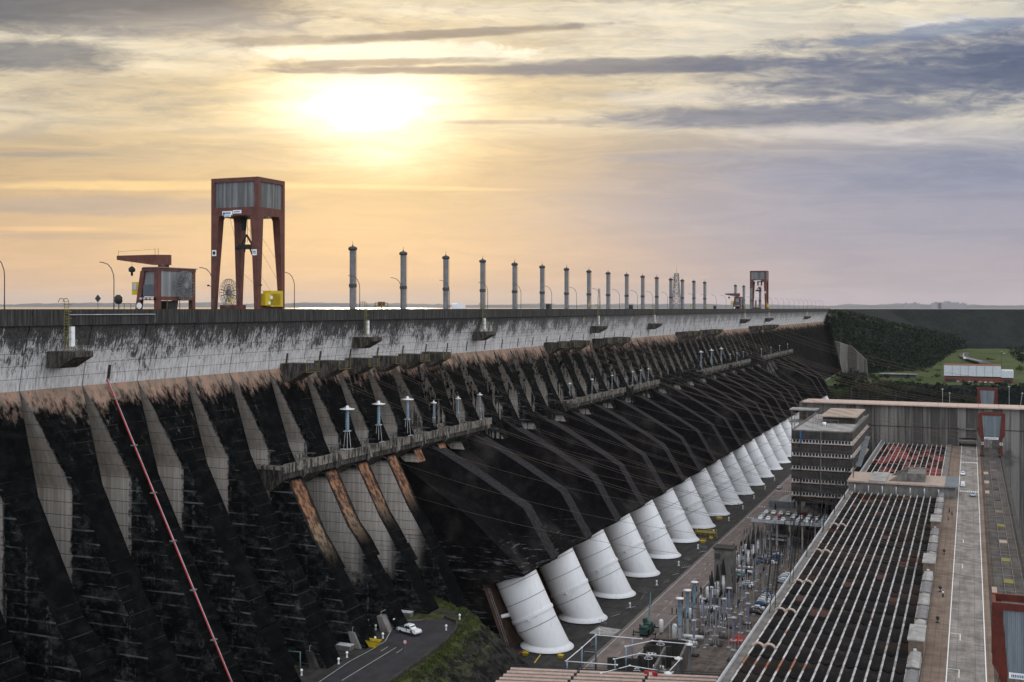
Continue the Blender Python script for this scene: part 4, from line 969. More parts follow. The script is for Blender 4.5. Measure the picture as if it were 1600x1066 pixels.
# lattice masts
def lattice(name,label,cat,loc,h,w,extra=True,mat='mid_grey'):
    g=thing(name,label,cat,loc); m=MB(); n=max(4,int(h/3)); x,y,z=loc
    W=lambda k: w*(1-.6*k/n)
    for k in range(n):
        a,b=W(k)/2,W(k+1)/2; z0,z1=z+h*k/n,z+h*(k+1)/n
        for (i,j),(i2,j2) in (((-1,-1),(1,-1)),((1,-1),(1,1)),((1,1),(-1,1)),((-1,1),(-1,-1))):
            m.bar((x+i*a,y+j*a,z0),(x+i*b,y+j*b,z1),w*.045); m.bar((x+i*a,y+j*a,z0),(x+i2*b,y+j2*b,z1),w*.03); m.bar((x+i2*a,y+j2*a,z0),(x+i*b,y+j*b,z1),w*.03); m.bar((x+i*b,y+j*b,z1),(x+i2*b,y+j2*b,z1),w*.03)
    m.build('lattice','mid_grey' if mat is None else mat,g)
    if extra:
        for k in range(16):
            m=MB(); a=R.random()*6.28; zz=z+h*(.35+.62*R.random()); r=w*.42; m.cbox((x+r*math.cos(a),y+r*math.sin(a),zz),(.9,.35,1.5) if k%2 else (1.,1.,1.),0,a); m.bar((x,y,zz),(x+r*math.cos(a),y+r*math.sin(a),zz),.1); m.build('antenna','pale_grey',g)
        m=MB(); m.bar((x,y,z+h),(x,y,z+h+5),.12); m.build('spire','mid_grey',g)
    return g
p=at(1057,481,v=-187); Y_=-p.x*sn+p.y*cs; lattice('antenna_mast','lattice telecom mast hung with antennas between the vent columns on the crest','mast',(p.x,p.y,ZC),Y_*58/F,Y_*13/F)
p=at(936,481,v=-182); lattice('lattice_mast','short slim lattice mast at the crest, left of the telecom mast','mast',(p.x,p.y,ZC),Y_*.0+12.,1.6,False)
# small things standing along the crest
def crest(px,name,label,cat,fn,v=-180):
    p=at(px,481,v=v); g=thing(name,label,cat,(p.x,p.y,ZC)); fn(g,p.x,p.y,ZC); return g
def f_sign(g,x,y,z): 
    m=MB(); m.bar((x,y,z),(x,y,z+3.6),.08); m.build('post','dark_grey',g); m=MB(); m.prism([(x-.85,y-.05,z+3.6),(x,y-.05,z+2.7),(x+.85,y-.05,z+3.6),(x,y-.05,z+4.5)],(0,.06,0)); s=m.build('sign_plate','yellow_paint' if g.name.startswith('warn') else 'dark_grey',g)
    m=MB(); m.box(x-.07,x+.07,y-.09,y-.06,z+3.25,z+3.95); m.prism([(x-.25,y-.09,z+3.9),(x+.25,y-.09,z+3.9),(x,y-.09,z+4.15)],(0,.02,0)); m.build('arrow_symbol','black_steel',s)
crest(153,'diamond_sign','black diamond road sign on a post at the crest, left of the street lamp','sign',f_sign)
for k,px in enumerate((921,1079,1103)): crest(px,'warning_sign',f'small diamond road sign on the crest, {ordn(k+1)} from the left','sign',f_sign)
def f_cab(g,x,y,z):
    m=MB(); m.box(x-1,x+1,y-1,y+1,z,z+3.4); m.build('housing','dark_grey',g); m=MB(); m.box(x-1.1,x+1.1,y-1.1,y+1.1,z+3.4,z+3.6); m.build('lid','mid_grey',g); m=MB(); m.box(x-.7,x+.7,y-1.05,y-1,z+.3,z+3); m.build('door','black_steel',g)
for k,px in enumerate((857,986,1117)): crest(px,'equipment_cabinet',f'dark upright equipment cabinet on the crest, {ordn(k)} from the left','cabinet',f_cab)
def f_trail(g,x,y,z):
    m=MB(); m.prism([(x,y-3.6,z+.9),(x,y+3.6,z+.9),(x,y+3.6,z+2.9),(x,y+3.2,z+3.4),(x,y-3.2,z+3.4),(x,y-3.6,z+2.9)],(-2.4,0,0)); m.build('body','car_white',g)
    m=MB()
    for yy in (-2.2,2.2): m.tube((x+.05,y+yy,z+.5),(x-.3,y+yy,z+.5),.5,n=12)
    m.build('wheels','tyre',g)
crest(721,'white_van','white box van seen over the crest parapet, right of a vent column','van',f_trail,-178)
def f_plat(g,x,y,z):
    m=MB(); frame_box(m,x-1.3,x+1.3,y-2.2,y+2.2,z,z+3.3,.18); m.box(x-1.6,x+1.6,y-2.6,y+2.6,z+2.1,z+2.3); m.build('frame','dull_yellow',g); m=MB(); m.box(x-.8,x+.8,y-1,y+1,z+2.3,z+3.6); m.build('motor','rust',g)
crest(596,'hoist_frame','small yellow hoist frame on the crest between two vent columns','hoist',f_plat,-181)
def f_lantern(g,x,y,z):
    m=MB(); m.bar((x,y,z),(x,y,z+2.6),.14); m.build('post','dull_yellow',g); m=MB(); m.lathe((x,y,z+2.4),[(.5,0),(.9,.5),(.85,1.6),(.4,2.1)],10); m.build('head','black_steel',g); m=MB(); frame_box(m,x-.8,x+.8,y+1.,y+5.,z,z+2.6,.12); m.build('guard_rail','dull_yellow',g)
crest(185,'capstan_light','dark round headed device with yellow railing beside the second lamp','light',f_lantern)
# inspection brackets with ladder and white cabinet on the crest wall
def bracket():
    g=thing('inspection_bracket','x','bracket')
    m=MB(); m.prism([(-1.5,-2.6,-9.0),(5.6,-2.6,-9.0),(5.6,-2.6,-10.1),(1.3,-2.6,-12.4),(-1.5,-2.6,-12.4)],(0,5.2,0)); m.build('corbel','corbel_dark',g)
    m=MB()
    for y in (-1.1,.1): m.bar((1.6,y,-9),(1.6,y,1.2),.1); m.path([(1.6,y,1.2),(1.2,y,1.7),(.4,y,1.7),(0,y,1.0)],.09,4)
    for i in range(17): m.bar((1.6,-1.1,-8.5+i*.6),(1.6,.1,-8.5+i*.6),.07)
    for i in range(6): z=-6.5+i*1.4; m.path([(1.6,-1.2,z),(2.5,-1.,z),(2.6,-.1,z),(1.6,.2,z)],.06,4)
    m.build('caged_ladder','dull_yellow',g)
    m=MB(); m.box(1.0,1.7,.7,1.7,-8.1,-4.0); m.build('cabinet','white_paint',g)
    m=MB()
    for y in (-2.5,2.5): m.bar((5.4,y,-9),(5.4,y,-7.9),.07)
    m.bar((5.4,-2.5,-7.9),(5.4,2.5,-7.9),.07); m.build('railing','dull_yellow',g)
    return g
ib=bracket(); bu=[at(x,481,v=-171.)[1] for x in (101,568,752,932,1020,1162,1200,1260)]
for i,u in enumerate(bu):
    la=f'dark bracket with yellow caged ladder on the crest wall, {ordn(i)} from the left'
    if i==0: ib.location=(-171.6,u,0); tag(ib,la,None,'inspection brackets on the crest wall')
    else: dup(ib,(-171.6,u,0),0,la,'inspection brackets on the crest wall')
# white conduit on the crest wall between bracket and the lamp
m=MB(); m.path([(-170.9,178,-1.6),(-170.9,204.,-1.6),(-170.9,204.,-3.4)],.09,5); tag(m.build('conduit','pale_grey'),'thin pale conduit running along the top of the crest wall near the first bracket','conduit')
# long red and white drain pipe down one buttress
g=thing('drain_pipe','long thin red and white pipe running straight down one buttress at the left','pipe',(-150,192.5,-60))
a=Vector((vface(-15)+.2,192.6,-15)); b=Vector((vface(-104)+1.1,192.6,-104))
m=MB(); m.path([a+Vector((.5,0,0)),b+Vector((.5,0,0))],.12,6); m.build('red_pipe','red_paint',g)
m=MB(); m.path([a+Vector((.5,.3,0)),b+Vector((.5,.3,0))],.085,6); m.build('white_pipe','pale_grey',g)
for i in range(9):
    p=a.lerp(b,(i+.5)/9); m=MB(); m.box(p.x-.1,p.x+.8,192.1,193.4,p.z-.12,p.z+.12); m.build('clamp','mid_grey',g)
# ================================================================= POWER LINES
def wire(a,b,sag,label,group,n=4,r=.05):
    a=Vector(a); b=Vector(b); m=MB()
    for k in range(n):
        oy=(k%2-.5)*.7+ (k//2)*2.6-1.3 if n>2 else (k-.5)*.8; oz=0 if k%2 else .25
        pts=[]
        for i in range(25):
            f=i/24; p=a.lerp(b,f); pts.append((p.x,p.y+oy,p.z+oz-4*sag*f*(1-f)))
        m.path(pts,r,3)
    w=m.build('conductors','silver_wire'); tag(w,label,'power line',group)
    return w
names=['nearest','second','third','fourth']
for i,u in enumerate(CORB):
    k=i//6
    if k==3 and i%2: continue
    wire((-166.1,u,-17),(11.8,u+R.uniform(-1,3),-60),6.,f'thin power lines running down from the {ordn(i)} crest bracket, counted from the left','power lines from the crest brackets',4,.019+.006*min(3,k))
for k,(a,b) in enumerate(PLAT[:4]):
    c=[5,3,2,4][k]
    for i in range(c):
        u=a+12+(b-a-24)*i/(c-1); wire((-159.6,u,-40.5),(-44.,u+R.uniform(2,8),-58.5),4.,f'thin power line pair, {ordn(i)} from the left off the {names[k]} dam platform','power lines from the dam platforms',2,.020+.005*k)
# ================================================================= SWITCHYARD AND DECK
ZD=-102.95
def G(px,py,z=ZD): return at(px,py,z=z)
def lab(o,i,fmt,group): tag(o,fmt.format(ordn(i)),None,group)
def place(proto,i,loc,label,group,rz=0.,scale=None):
    if i==0:
        proto.location=loc; proto.rotation_euler=(0,0,rz); tag(proto,label,None,group)
        if scale: proto.scale=(scale,)*3
        return proto
    return dup(proto,loc,rz,label,group,scale)
# tall blue grey posts with white caps
def tallpost():
    g=thing('tall_post','x','post')
    m=MB(); m.lathe((0,0,0),[(.45,0)]+[(.42 if i%2 else .52,.5+.55*i) for i in range(12)]+[(.4,7.)],10); m.box(-1,1,-1,1,0,.35); m.build('insulator_base','pale_grey',g)
    m=MB(); m.lathe((0,0,7.),[(.7,0),(.7,.3),(.55,.4),(.55,8.),(.62,8.1)],12); m.build('shaft','blue_post',g)
    m=MB(); m.lathe((0,0,15.1),[(.5,0),(1.25,.1),(1.25,.35),(.3,.45)],14); m.build('cap','white_paint',g)
    return g
tp=tallpost()
for i,(x,y) in enumerate(((1063,1014),(1075,999),(1086,984))): place(tp,i,G(x,y),f'tall blue grey post with white disc cap, {ORD[i]} from the near end','tall capped posts',scale=1.0-.0*i)
# bushing sets
def bushing():
    g=thing('bushing','x','bushing')
    m=MB(); m.box(-.9,.9,-.9,.9,0,2.2); m.build('pedestal','concrete',g)
    m=MB(); m.lathe((0,0,2.2),[(.62,0),(.62,3.6),(.5,3.8),(.5,5.6),(.35,5.8)],12); m.build('housing','white_paint',g)
    m=MB(); m.lathe((0,0,8.),[(.4,0)]+[(.72-.035*i if i%2 else .95-.042*i,.25+.34*i) for i in range(16)]+[(.14,6.)],12); m.build('insulator','rust' if False else 'black_steel',g)
    return g
bs=bushing(); k=0
for s_,(grp,sc2) in enumerate((([(1113,955),(1122,943),(1131,933)],1.),([(1170,890),(1177,881),(1185,873)],1.),([(1212,832),(1218,826),(1224,820)],1.))):
    for j,(x,y) in enumerate(grp):
        place(bs,k,G(x,y),f'black ribbed bushing, {ORD[j]} from the left in the {["nearest","middle","farthest"][s_]} row of three','black bushings'); k+=1
# white cylindrical vessels
def vessel():
    g=thing('white_vessel','x','tank')
    m=MB(); m.lathe((0,0,.5),[(.3,0),(1.,.5),(1.,5.),(.75,5.6),(.25,5.9)],14); m.build('tank','white_paint',g)
    m=MB()
    for a in range(3): m.bar((.6*math.cos(a*2.1),.6*math.sin(a*2.1),0),(.6*math.cos(a*2.1),.6*math.sin(a*2.1),1.),.12)
    m.tube((0,0,6.3),(0,0,7.0),.12); m.build('fittings','mid_grey',g)
    return g
vs=vessel(); VP=[(1034,990),(1055,1000),(1079,970),(1097,952),(1107,940),(1098,962),(1120,932),(1154,884),(1160,876),(1166,868),(1207,836),(1201,845),(1213,822)]
for i,(x,y) in enumerate(VP): place(vs,i,G(x,y),f'white cylindrical tank in the switchyard, {ordn(i)} counting away from the viewer','white switchyard tanks',scale=.65+.25*R.random())
# horizontal white bus ducts beside the tanks
for i,(x0,y0,x1,y1) in enumerate(((1068,1000,1100,1003),(1062,1008,1090,1012),(1100,955,1122,958),(1155,890,1180,893),(1150,896,1176,899),(1205,840,1232,843),(1200,846,1230,849))):
    a,b=G(x0,y0),G(x1,y1); a.z=b.z=ZD+1.4; g=thing('gas_duct',f'thick white horizontal gas duct in the switchyard, {ordn(i)} from the near end','duct',a,'white gas ducts')
    m=MB(); m.tube(a,b,.55,n=12); m.build('duct','white_paint',g)
    m=MB(); m.box(a.x-.3,a.x+.3,a.y-.3,a.y+.3,ZD,a.z-.5); m.build('saddle','mid_grey',g)
    m=MB(); m.box(b.x-.3,b.x+.3,b.y-.3,b.y+.3,ZD,b.z-.5); m.build('saddle','mid_grey',g)
# transformer/fire wall towers
for i,(x,y,h) in enumerate(((1129,935,17.),(1213,826,11.))):
    p=G(x,y); g=thing('concrete_shaft','tall square concrete shaft with stained sides beside the nearest black bushings' if i==0 else 'lower square concrete shaft behind the farthest black bushings','tower',p)
    m=MB(); m.box(p.x-3.3,p.x+3.3,p.y+2,p.y+8,ZD,ZD+h); m.build('shaft','pale_concrete' if i else 'concrete',g); m=MB(); m.box(p.x-3.7,p.x+3.7,p.y+1.6,p.y+8.4,ZD+h,ZD+h+.5); m.build('cap','dark_concrete',g)
    m=MB(); m.box(p.x-3.,p.x-1.,p.y+1.7,p.y+2,ZD+h-3.5,ZD+h-1.5); m.build('louvre','white_paint' if i else 'dark_grey',g)
# lilac posts on four legged stands with plinth
def lilac():
    g=thing('instrument_post','x','post')
    m=MB(); m.box(-1.5,1.5,-1.2,1.2,0,.4); m.build('plinth','dark_concrete',g)
    m=MB()
    for x in (-.7,.7):
        for y in (-.6,.6): m.bar((x,y,.4),(x*.6,y*.6,5.2),.1)
    m.cbox((0,0,5.3),(1.6,1.4,.2)); m.cbox((0,0,2.8),(1.5,1.3,.1)); m.build('stand','pale_grey',g)
    m=MB(); m.lathe((0,0,5.4),[(.3,0)]+[(.26 if i%2 else .4,.3+.3*i) for i in range(16)]+[(.25,5.4)],8); m.build('insulator','lilac_post',g)
    m=MB(); m.lathe((0,0,10.8),[(.2,0),(.9,.25),(.9,.4),(.2,.6)],10); m.build('corona_ring','pale_grey',g)
    return g
lpst=lilac(); LP=[(1147,1032),(1158,1014),(1120,1008),(1132,996),(1100,990),(1170,1000),(1140,980),(1168,975),(1112,972),(1085,1024),(1140,1052),(1098,1034)]
LP=[q for q in LP if q not in ((1140,1052),(1098,1034))]
LNAME=['directly in front of the red tarpaulin','beside the red tarpaulin','left of the red tarpaulin','further left, third column','in the left column near tall posts','right behind the tarpaulin by the gutter','behind the left end of the tarpaulin','rearmost on the right','rearmost on the left','frontmost on the left']
for i,(x,y) in enumerate(LP): place(lpst,i,G(x,y),f'lilac ribbed insulator post on a legged stand, {LNAME[i]}','lilac insulator posts',scale=.9+.25*R.random())
# slender steel gantries filling the yard
def portal():
    g=thing('steel_portal','x','gantry')
    m=MB()
    for x in (-1.8,1.8): m.bar((x,0,0),(x,0,7.6),.16); m.box(x-.5,x+.5,-.5,.5,0,.25)
    m.build('posts','pale_grey',g)
    m=MB(); m.bar((-2.2,0,7.4),(2.2,0,7.4),.16); m.bar((-1.8,0,5.2),(1.8,0,5.2),.09); m.bar((-1.8,0,5.2),(1.8,0,2.4),.06); m.build('crossbar','mid_grey',g)
    for x in (-1.2,0,1.2): m=MB(); m.lathe((x,0,7.5),[(.1,0)]+[(.1 if i%2 else .2,.15+.18*i) for i in range(8)]+[(.06,1.7)],6); m.build('insulator','black_steel',g)
    return g
po=portal(); k=0
for j in range(21):
    u=338+j*8.2
    for v in (-84.5,-79.5,-74.5,-69.5):
        if R.random()<.28 or k>47: continue
        lo=(v+R.uniform(-1,1),u+R.uniform(-2,2),ZD)
        if 380<u<402 and v<-78: continue
        place(po,k,lo,f'thin grey steel portal with small insulators, {ordn(k)} into the switchyard','steel portals in the switchyard',rz=R.choice([0,math.pi/2]),scale=R.uniform(.75,1.25)); k+=1
# thin poles crowding the middle of the yard
sp_=thing('slender_pole','x','pole'); m=MB(); m.bar((0,0,0),(0,0,8.5),.12); m.box(-.35,.35,-.35,.35,0,.3); m.build('pole','mid_grey',sp_); m=MB(); m.lathe((0,0,8.5),[(.12,0)]+[(.13 if i%2 else .24,.15+.2*i) for i in range(10)]+[(.06,2.2)],6); m.build('insulator','dark_grey',sp_)
for i in range(64):
    place(sp_,i,(R.uniform(-87,-66),R.uniform(345,486),ZD),'thin grey steel pole with a dark insulator tip, in the crowded middle of the switchyard','thin switchyard poles',scale=R.uniform(.6,1.25))
# dark slanting poles along the powerhouse gutter
def eavepole():
    g=thing('leaning_pole','x','pole')
    m=MB(); m.bar((0,0,0),(1.2,1.2,12.),.13); m.bar((0,3.,0),(1.2,1.8,12.),.13); m.build('legs','black_steel',g)
    
    for q in (((.5,.5,5),(.5,2.5,5),.08),((.9,.9,9),(.9,2.1,9),.08),((-1.2,1.5,12),(2.6,1.5,12),.1)): m=MB(); m.bar(*q); m.build('brace','black_steel',g)
    m=MB(); m.bar((-1.,1.5,12),(-1.4,1.5,10.),.15); m.bar((2.4,1.5,12),(2.2,1.5,10.2),.15); m.build('end_weights','black_steel',g)
    return g
ep=eavepole()
for i in range(19):
    place(ep,i,(-44.4 if i%3 else -42.6,258+11.*i+R.uniform(-2,2),-69.8),f'dark slanting twin-legged pole on the powerhouse eave, {ordn(i)} from the near end','slanting poles on the powerhouse eave',rz=R.uniform(-.3,.3),scale=R.uniform(.85,1.1))
# cars
def car(mat,kind=0):
    g=thing('parked_car','x','car'); L_,W=(4.4,1.8) if kind==0 else (5.1,1.9)
    if kind==0: prof=[(-2.2,.45),(-2.15,.85),(-1.7,.98),(-1.1,1.42),(.5,1.46),(1.15,1.0),(2.0,.85),(2.2,.55),(2.15,.35),(-2.1,.35)]
    elif kind==1: prof=[(-2.55,.5),(-2.55,1.08),(-.8,1.1),(-.72,1.82),(.55,1.86),(1.15,1.22),(2.35,1.10),(2.55,.7),(2.5,.45),(-2.5,.45)]
    else: prof=[(-2.4,.4),(-2.4,1.5),(-2.2,2.0),(1.0,2.0),(1.7,1.3),(2.4,1.05),(2.5,.5),(-2.4,.38)]
    m=MB(); n=len(prof); rings=[]
    for y,s in ((-W/2,.0),(-W/2+.12,1),(W/2-.12,1),(W/2,.0)):
        rings.append([(x,y if (z<1.02 or s) else y*(.86),z if s else z*.97+.02) for x,z in prof])
    rings=[[(x,yy*(.84 if z>1.15 else 1.),z) for x,yy,z in r] for r in rings]
    m.loft([[(p[0],p[1],p[2]) for p in r] for r in rings],0,False); m.build('body',mat,g)
    m=MB()
    zt=prof[3][1]-.1 if kind==0 else 1.62 if kind==1 else 1.9
    xa,xb=((-1.15,.72),(-.62,.75),(-1.0,1.15))[kind]
    m.prism([(xa-.1,-W/2*.93,1.0 if kind!=1 else 1.12),(xb+.25,-W/2*.93,1.0 if kind!=1 else 1.16),(xb-.2,-W/2*.85,zt),(xa+.1,-W/2*.85,zt)],(0,.05,0)); m.prism([(xa-.1,W/2*.93,1.0 if kind!=1 else 1.12),(xb+.25,W/2*.93,1.0 if kind!=1 else 1.16),(xb-.2,W/2*.85,zt),(xa+.1,W/2*.85,zt)],(0,-.05,0))
    m.prism([(xb+.4,-.7,1.06),(xb+.4,.7,1.06),(xb-.05,.62,zt+.02),(xb-.05,-.62,zt+.02)],(.06,0,.04)); m.prism([(xa-.35,-.7,1.08),(xa-.35,.7,1.08),(xa,.62,zt+.02),(xa,-.62,zt+.02)],(-.06,0,.04)); m.build('windows','glass_dark',g)
    if kind==1: m=MB(); m.box(-2.45,-.85,-.80,.80,1.07,1.12); m.build('load_bed','black_steel',g)
    if kind==1: m=MB(); m.box(-.1,-.02,-W/2-.01,W/2+.01,.5,1.1); m.build('door_gap','black_steel',g)
    for x in (-L_/2+.85,L_/2-.9):
        for y in (-W/2,W/2): 
            m=MB(); m.tube((x,y-.08,.33),(x,y+.08,.33),.33,n=12); w=m.build('wheel','tyre',g)
    for y in (-.62,.62): m=MB(); m.box(L_/2-.04,L_/2+.03,y-.18,y+.18,.6,.75); m.build('headlight','pale_grey',g)
    return g
CARS={}
for nm,mt,kd in (('white','car_white',0),('silver','car_silver',0),('teal','car_teal',0),('black','car_black',0),('blue','car_blue',0),('red','car_red',0),('pickup','car_white',1),('vanw','car_white',2)): CARS[nm]=[car(mt,kd),False]
def putcar(nm,p,rz,label,group=None,scale=None):
    c=CARS[nm]
    if not c[1]:
        c[1]=True; o=c[0]; o.location=p; o.rotation_euler=(0,0,rz); tag(o,label,None,group)
        if scale: o.scale=(scale,)*3
        return o
    return dup(c[0],p,rz,label,group,scale)
W_='cars parked in the switchyard'
pk=putcar('pickup',at(641,990,z=-83.97),-math.pi/2*0+.05-TH*0-.35,'white pickup truck stopped on the curved access road at the foot of the dam',None,1.28); pk['category']='pickup'
k=0
putcar('teal',G(1161,900),.9,'teal hatchback parked near the nearest concrete shaft',W_)
putcar('black',G(1172,897),.9,'black car parked just behind the teal hatchback',W_)
seen=[]
PD=thing('parking_deck','raised dark parking deck under the office block, full of cars','deck',(-70,510,-103))
m=MB(); m.box(-88.,-50.5,489,531,-92.6,-92.0); m.build('deck_slab','concrete',PD)
for i in range(8): m=MB(); m.box(-88+i*5.3,-87.3+i*5.3,489.5,490.2,-103,-92.6); m.build('column','pale_concrete',PD)
m=MB(); m.box(-88,-50.5,488.6,489,-92.6,-91.2); m.build('parapet','pale_grey',PD)
m=MB(); m.box(-56,-52,492,530,-92,-89.5); m.build('side_roof','sky_blue',PD)
m=MB(); m.box(-86,-75,524,530,-92,-89.); m.build('shed','corrugated_blue',PD)
rows=[('near right group',1190,945,10,2),('group beside the white tanks',1168,915,3,1),('middle parked group',1190,873,6,2),('group by the gutter wall',1228,905,5,1),('group below the office block',1240,812,9,3)]
for (nm,x,y,n,r_) in rows:
    p0=G(x,y)
    for q in range(r_):
        for j in range(n):
            if R.random()<.1: continue
            c=R.choice(['white','white','silver','white','blue','silver','black'] if nm!='group below the office block' else ['white','white','silver','white','red'])
            p=Vector((p0.x+q*5.6+R.uniform(-.3,.3),p0.y+j*3.0-(n*1.2),ZD)) if r_<3 else Vector((-84.5+j*3.2,493.+q*7.5,-91.95))
            c='white' if c=='red' and R.random()<.6 else c; col={'white':'white','silver':'silver','blue':'dark blue','black':'black','red':'dark red'}[c]
            jj=len([1 for z_ in seen if z_==(nm,q)]); seen.append((nm,q))
            rw={1:['row'],2:['left row','right row'],3:['front row','middle row','back row']}[r_][q]
            putcar(c,p,R.uniform(-.1,.1)+(math.pi/2 if r_==3 else .0),f'{col} car, {ordn(jj)} '+('from near end' if r_<3 else 'from left')+f', {rw}, {nm}',W_)
cr='cars on the roadways'
putcar('silver',G(1218,763),math.pi/2,'silver car driving on the far service road left of the office block',cr,1.15)
putcar('white',at(1505,741,z=-71),math.pi/2,'white car on the powerhouse roadway, farther of two at the left lane',cr)
putcar('vanw',at(1505,759,z=-71),math.pi/2,'white van on the powerhouse roadway, nearer of two at the left lane',cr)
putcar('silver',at(1521,774,z=-71),-math.pi/2,'silver car with open rear in the right lane of the powerhouse roadway',cr)
putcar('vanw',Vector((-1.4,628,-65.2)),math.pi/2,'white van on the ramp opening in the end wall',cr)
# truck crane on the service road
p=G(1013,989); g=thing('truck_crane','dark green truck crane with outriggers spread and boom raised on the service road','crane',p); x,y,z=p
m=MB(); m.prism([(x-1.3,y-5,z+.8),(x+1.3,y-5,z+.8),(x+1.3,y-5,z+2.0),(x-1.3,y-5,z+2.0)],(0,9.5,0)); m.prism([(x-1.3,y-5.2,z+.9),(x+1.3,y-5.2,z+.9),(x+1.3,y-5.2,z+2.4),(x+1.1,y-4.8,z+3.2),(x-1.1,y-4.8,z+3.2),(x-1.3,y-5.2,z+2.4)],(0,2.2,0)); m.build('chassis','green_crane',g)
m=MB(); m.box(x-1.1,x+1.1,y-1.5,y+2.2,z+2.0,z+3.3); m.box(x-1.5,x-.4,y-.8,y+1.,z+3.3,z+4.6); m.build('turret','green_crane',g)
m=MB(); m.bar((x,y+1,z+3),(x-.6,y+5,z+8.5),.42); m.bar((x-.6,y+5,z+8.5),(x-1.,y+7.,z+11.),.25); m.build('boom','teal_steel',g)
m=MB(); m.bar((x-1.,y+7,z+11),(x-1,y+7.3,z+8.),.05); m.box(x-1.25,x-.75,y+7.1,y+7.5,z+7.2,z+8.); m.build('hook','black_steel',g)
for sx in (-1,1):
    for yy in (-3.8,3.6):
        m=MB(); m.box(min(x+sx*1.2,x+sx*3.6),max(x+sx*1.2,x+sx*3.6),y+yy-.2,y+yy+.2,z+.9,z+1.25); m.bar((x+sx*3.6,y+yy,z+1.6),(x+sx*3.6,y+yy,z+.1),.22); m.cbox((x+sx*3.6,y+yy,z+.08),(.8,.8,.12)); m.build('outrigger','black_steel',g)
    for yy in (-4,-2.2,1,2.5): m=MB(); m.tube((x+sx*1.35,y+yy,z+.55),(x+sx*.95,y+yy,z+.55),.55,n=12); m.build('wheel','tyre',g)
m=MB(); m.box(x-1.05,x+1.05,y-5.24,y-5.2,z+2.4,z+3.1); m.build('windscreen','glass_dark',g)
# red tarpaulin heap
p=G(1155,1003); g=thing('tarpaulin','bright orange red tarpaulin draped over equipment in the yard','tarpaulin',p)
m=MB(); rings=[]
for i in range(11):
    f=i/10; xx=p.x-2.6+5.6*f*1.; h=2.3*(math.sin(math.pi*min(.97,max(.06,f)))**.5)*(1+.12*MN.noise(Vector((f*6,0,0)))); w=1.6*(.75+.25*math.sin(math.pi*f))
    rings.append([(xx+.5*math.sin(a)*MN.noise(Vector((f*5,a,2))),p.y+w*math.cos(a)*(1.05+.12*MN.noise(Vector((f*4,a*2,1)))),ZD+max(0,h*math.sin(a))*(1+.1*MN.noise(Vector((f*5,a*2,5))))) for a in [math.pi*k/10 for k in range(11)]])
m.loft(rings,0,False,False,False); m.poly(rings[0]); m.poly(rings[-1]); m.build('cover','red_tarp',g)
# grey inspection pads and manholes on the deck
for i,(pts) in enumerate((((921,990),(937,979),(971,984),(960,993)),)):
    g=tag(MB().prism([G(*q,z=-102.99) for q in pts],(0,0,.12)).build('cover_slab','pale_concrete'),'pale flat cover slab lying on the dark deck near the second penstock','slab')
# spindly bicycle racks along the deck edge
def rack():
    g=thing('pipe_rack','x','rack')
    m=MB()
    for i in range(5): m.path([(i*.9,0,0),(i*.9+.2,0,1.1),(i*.9+.7,.5,1.3),(i*.9+.8,.9,.0)],.06,4)
    m.build('hoops','mid_grey',g); m=MB(); m.bar((0,0,.5),(4,.3,.5),.07); m.bar((0,.6,.2),(4.3,.8,.2),.07); m.build('rail','pale_grey',g)
    return g
rk=rack(); RP=[(955,975),(964,965),(986,952),(1010,938),(1018,928),(1045,912),(1058,900),(1072,888),(1085,876),(1100,864),(1112,856),(935,1010),(920,1020),(1128,843)]
for i,(x,y) in enumerate(sorted(RP,key=lambda q:-q[1])): place(rk,i,G(x-6,y,-103),f'spindly metal rack on the deck beside the road edge, {ordn(i)} from the near end','metal racks on the deck',rz=R.uniform(0,3))
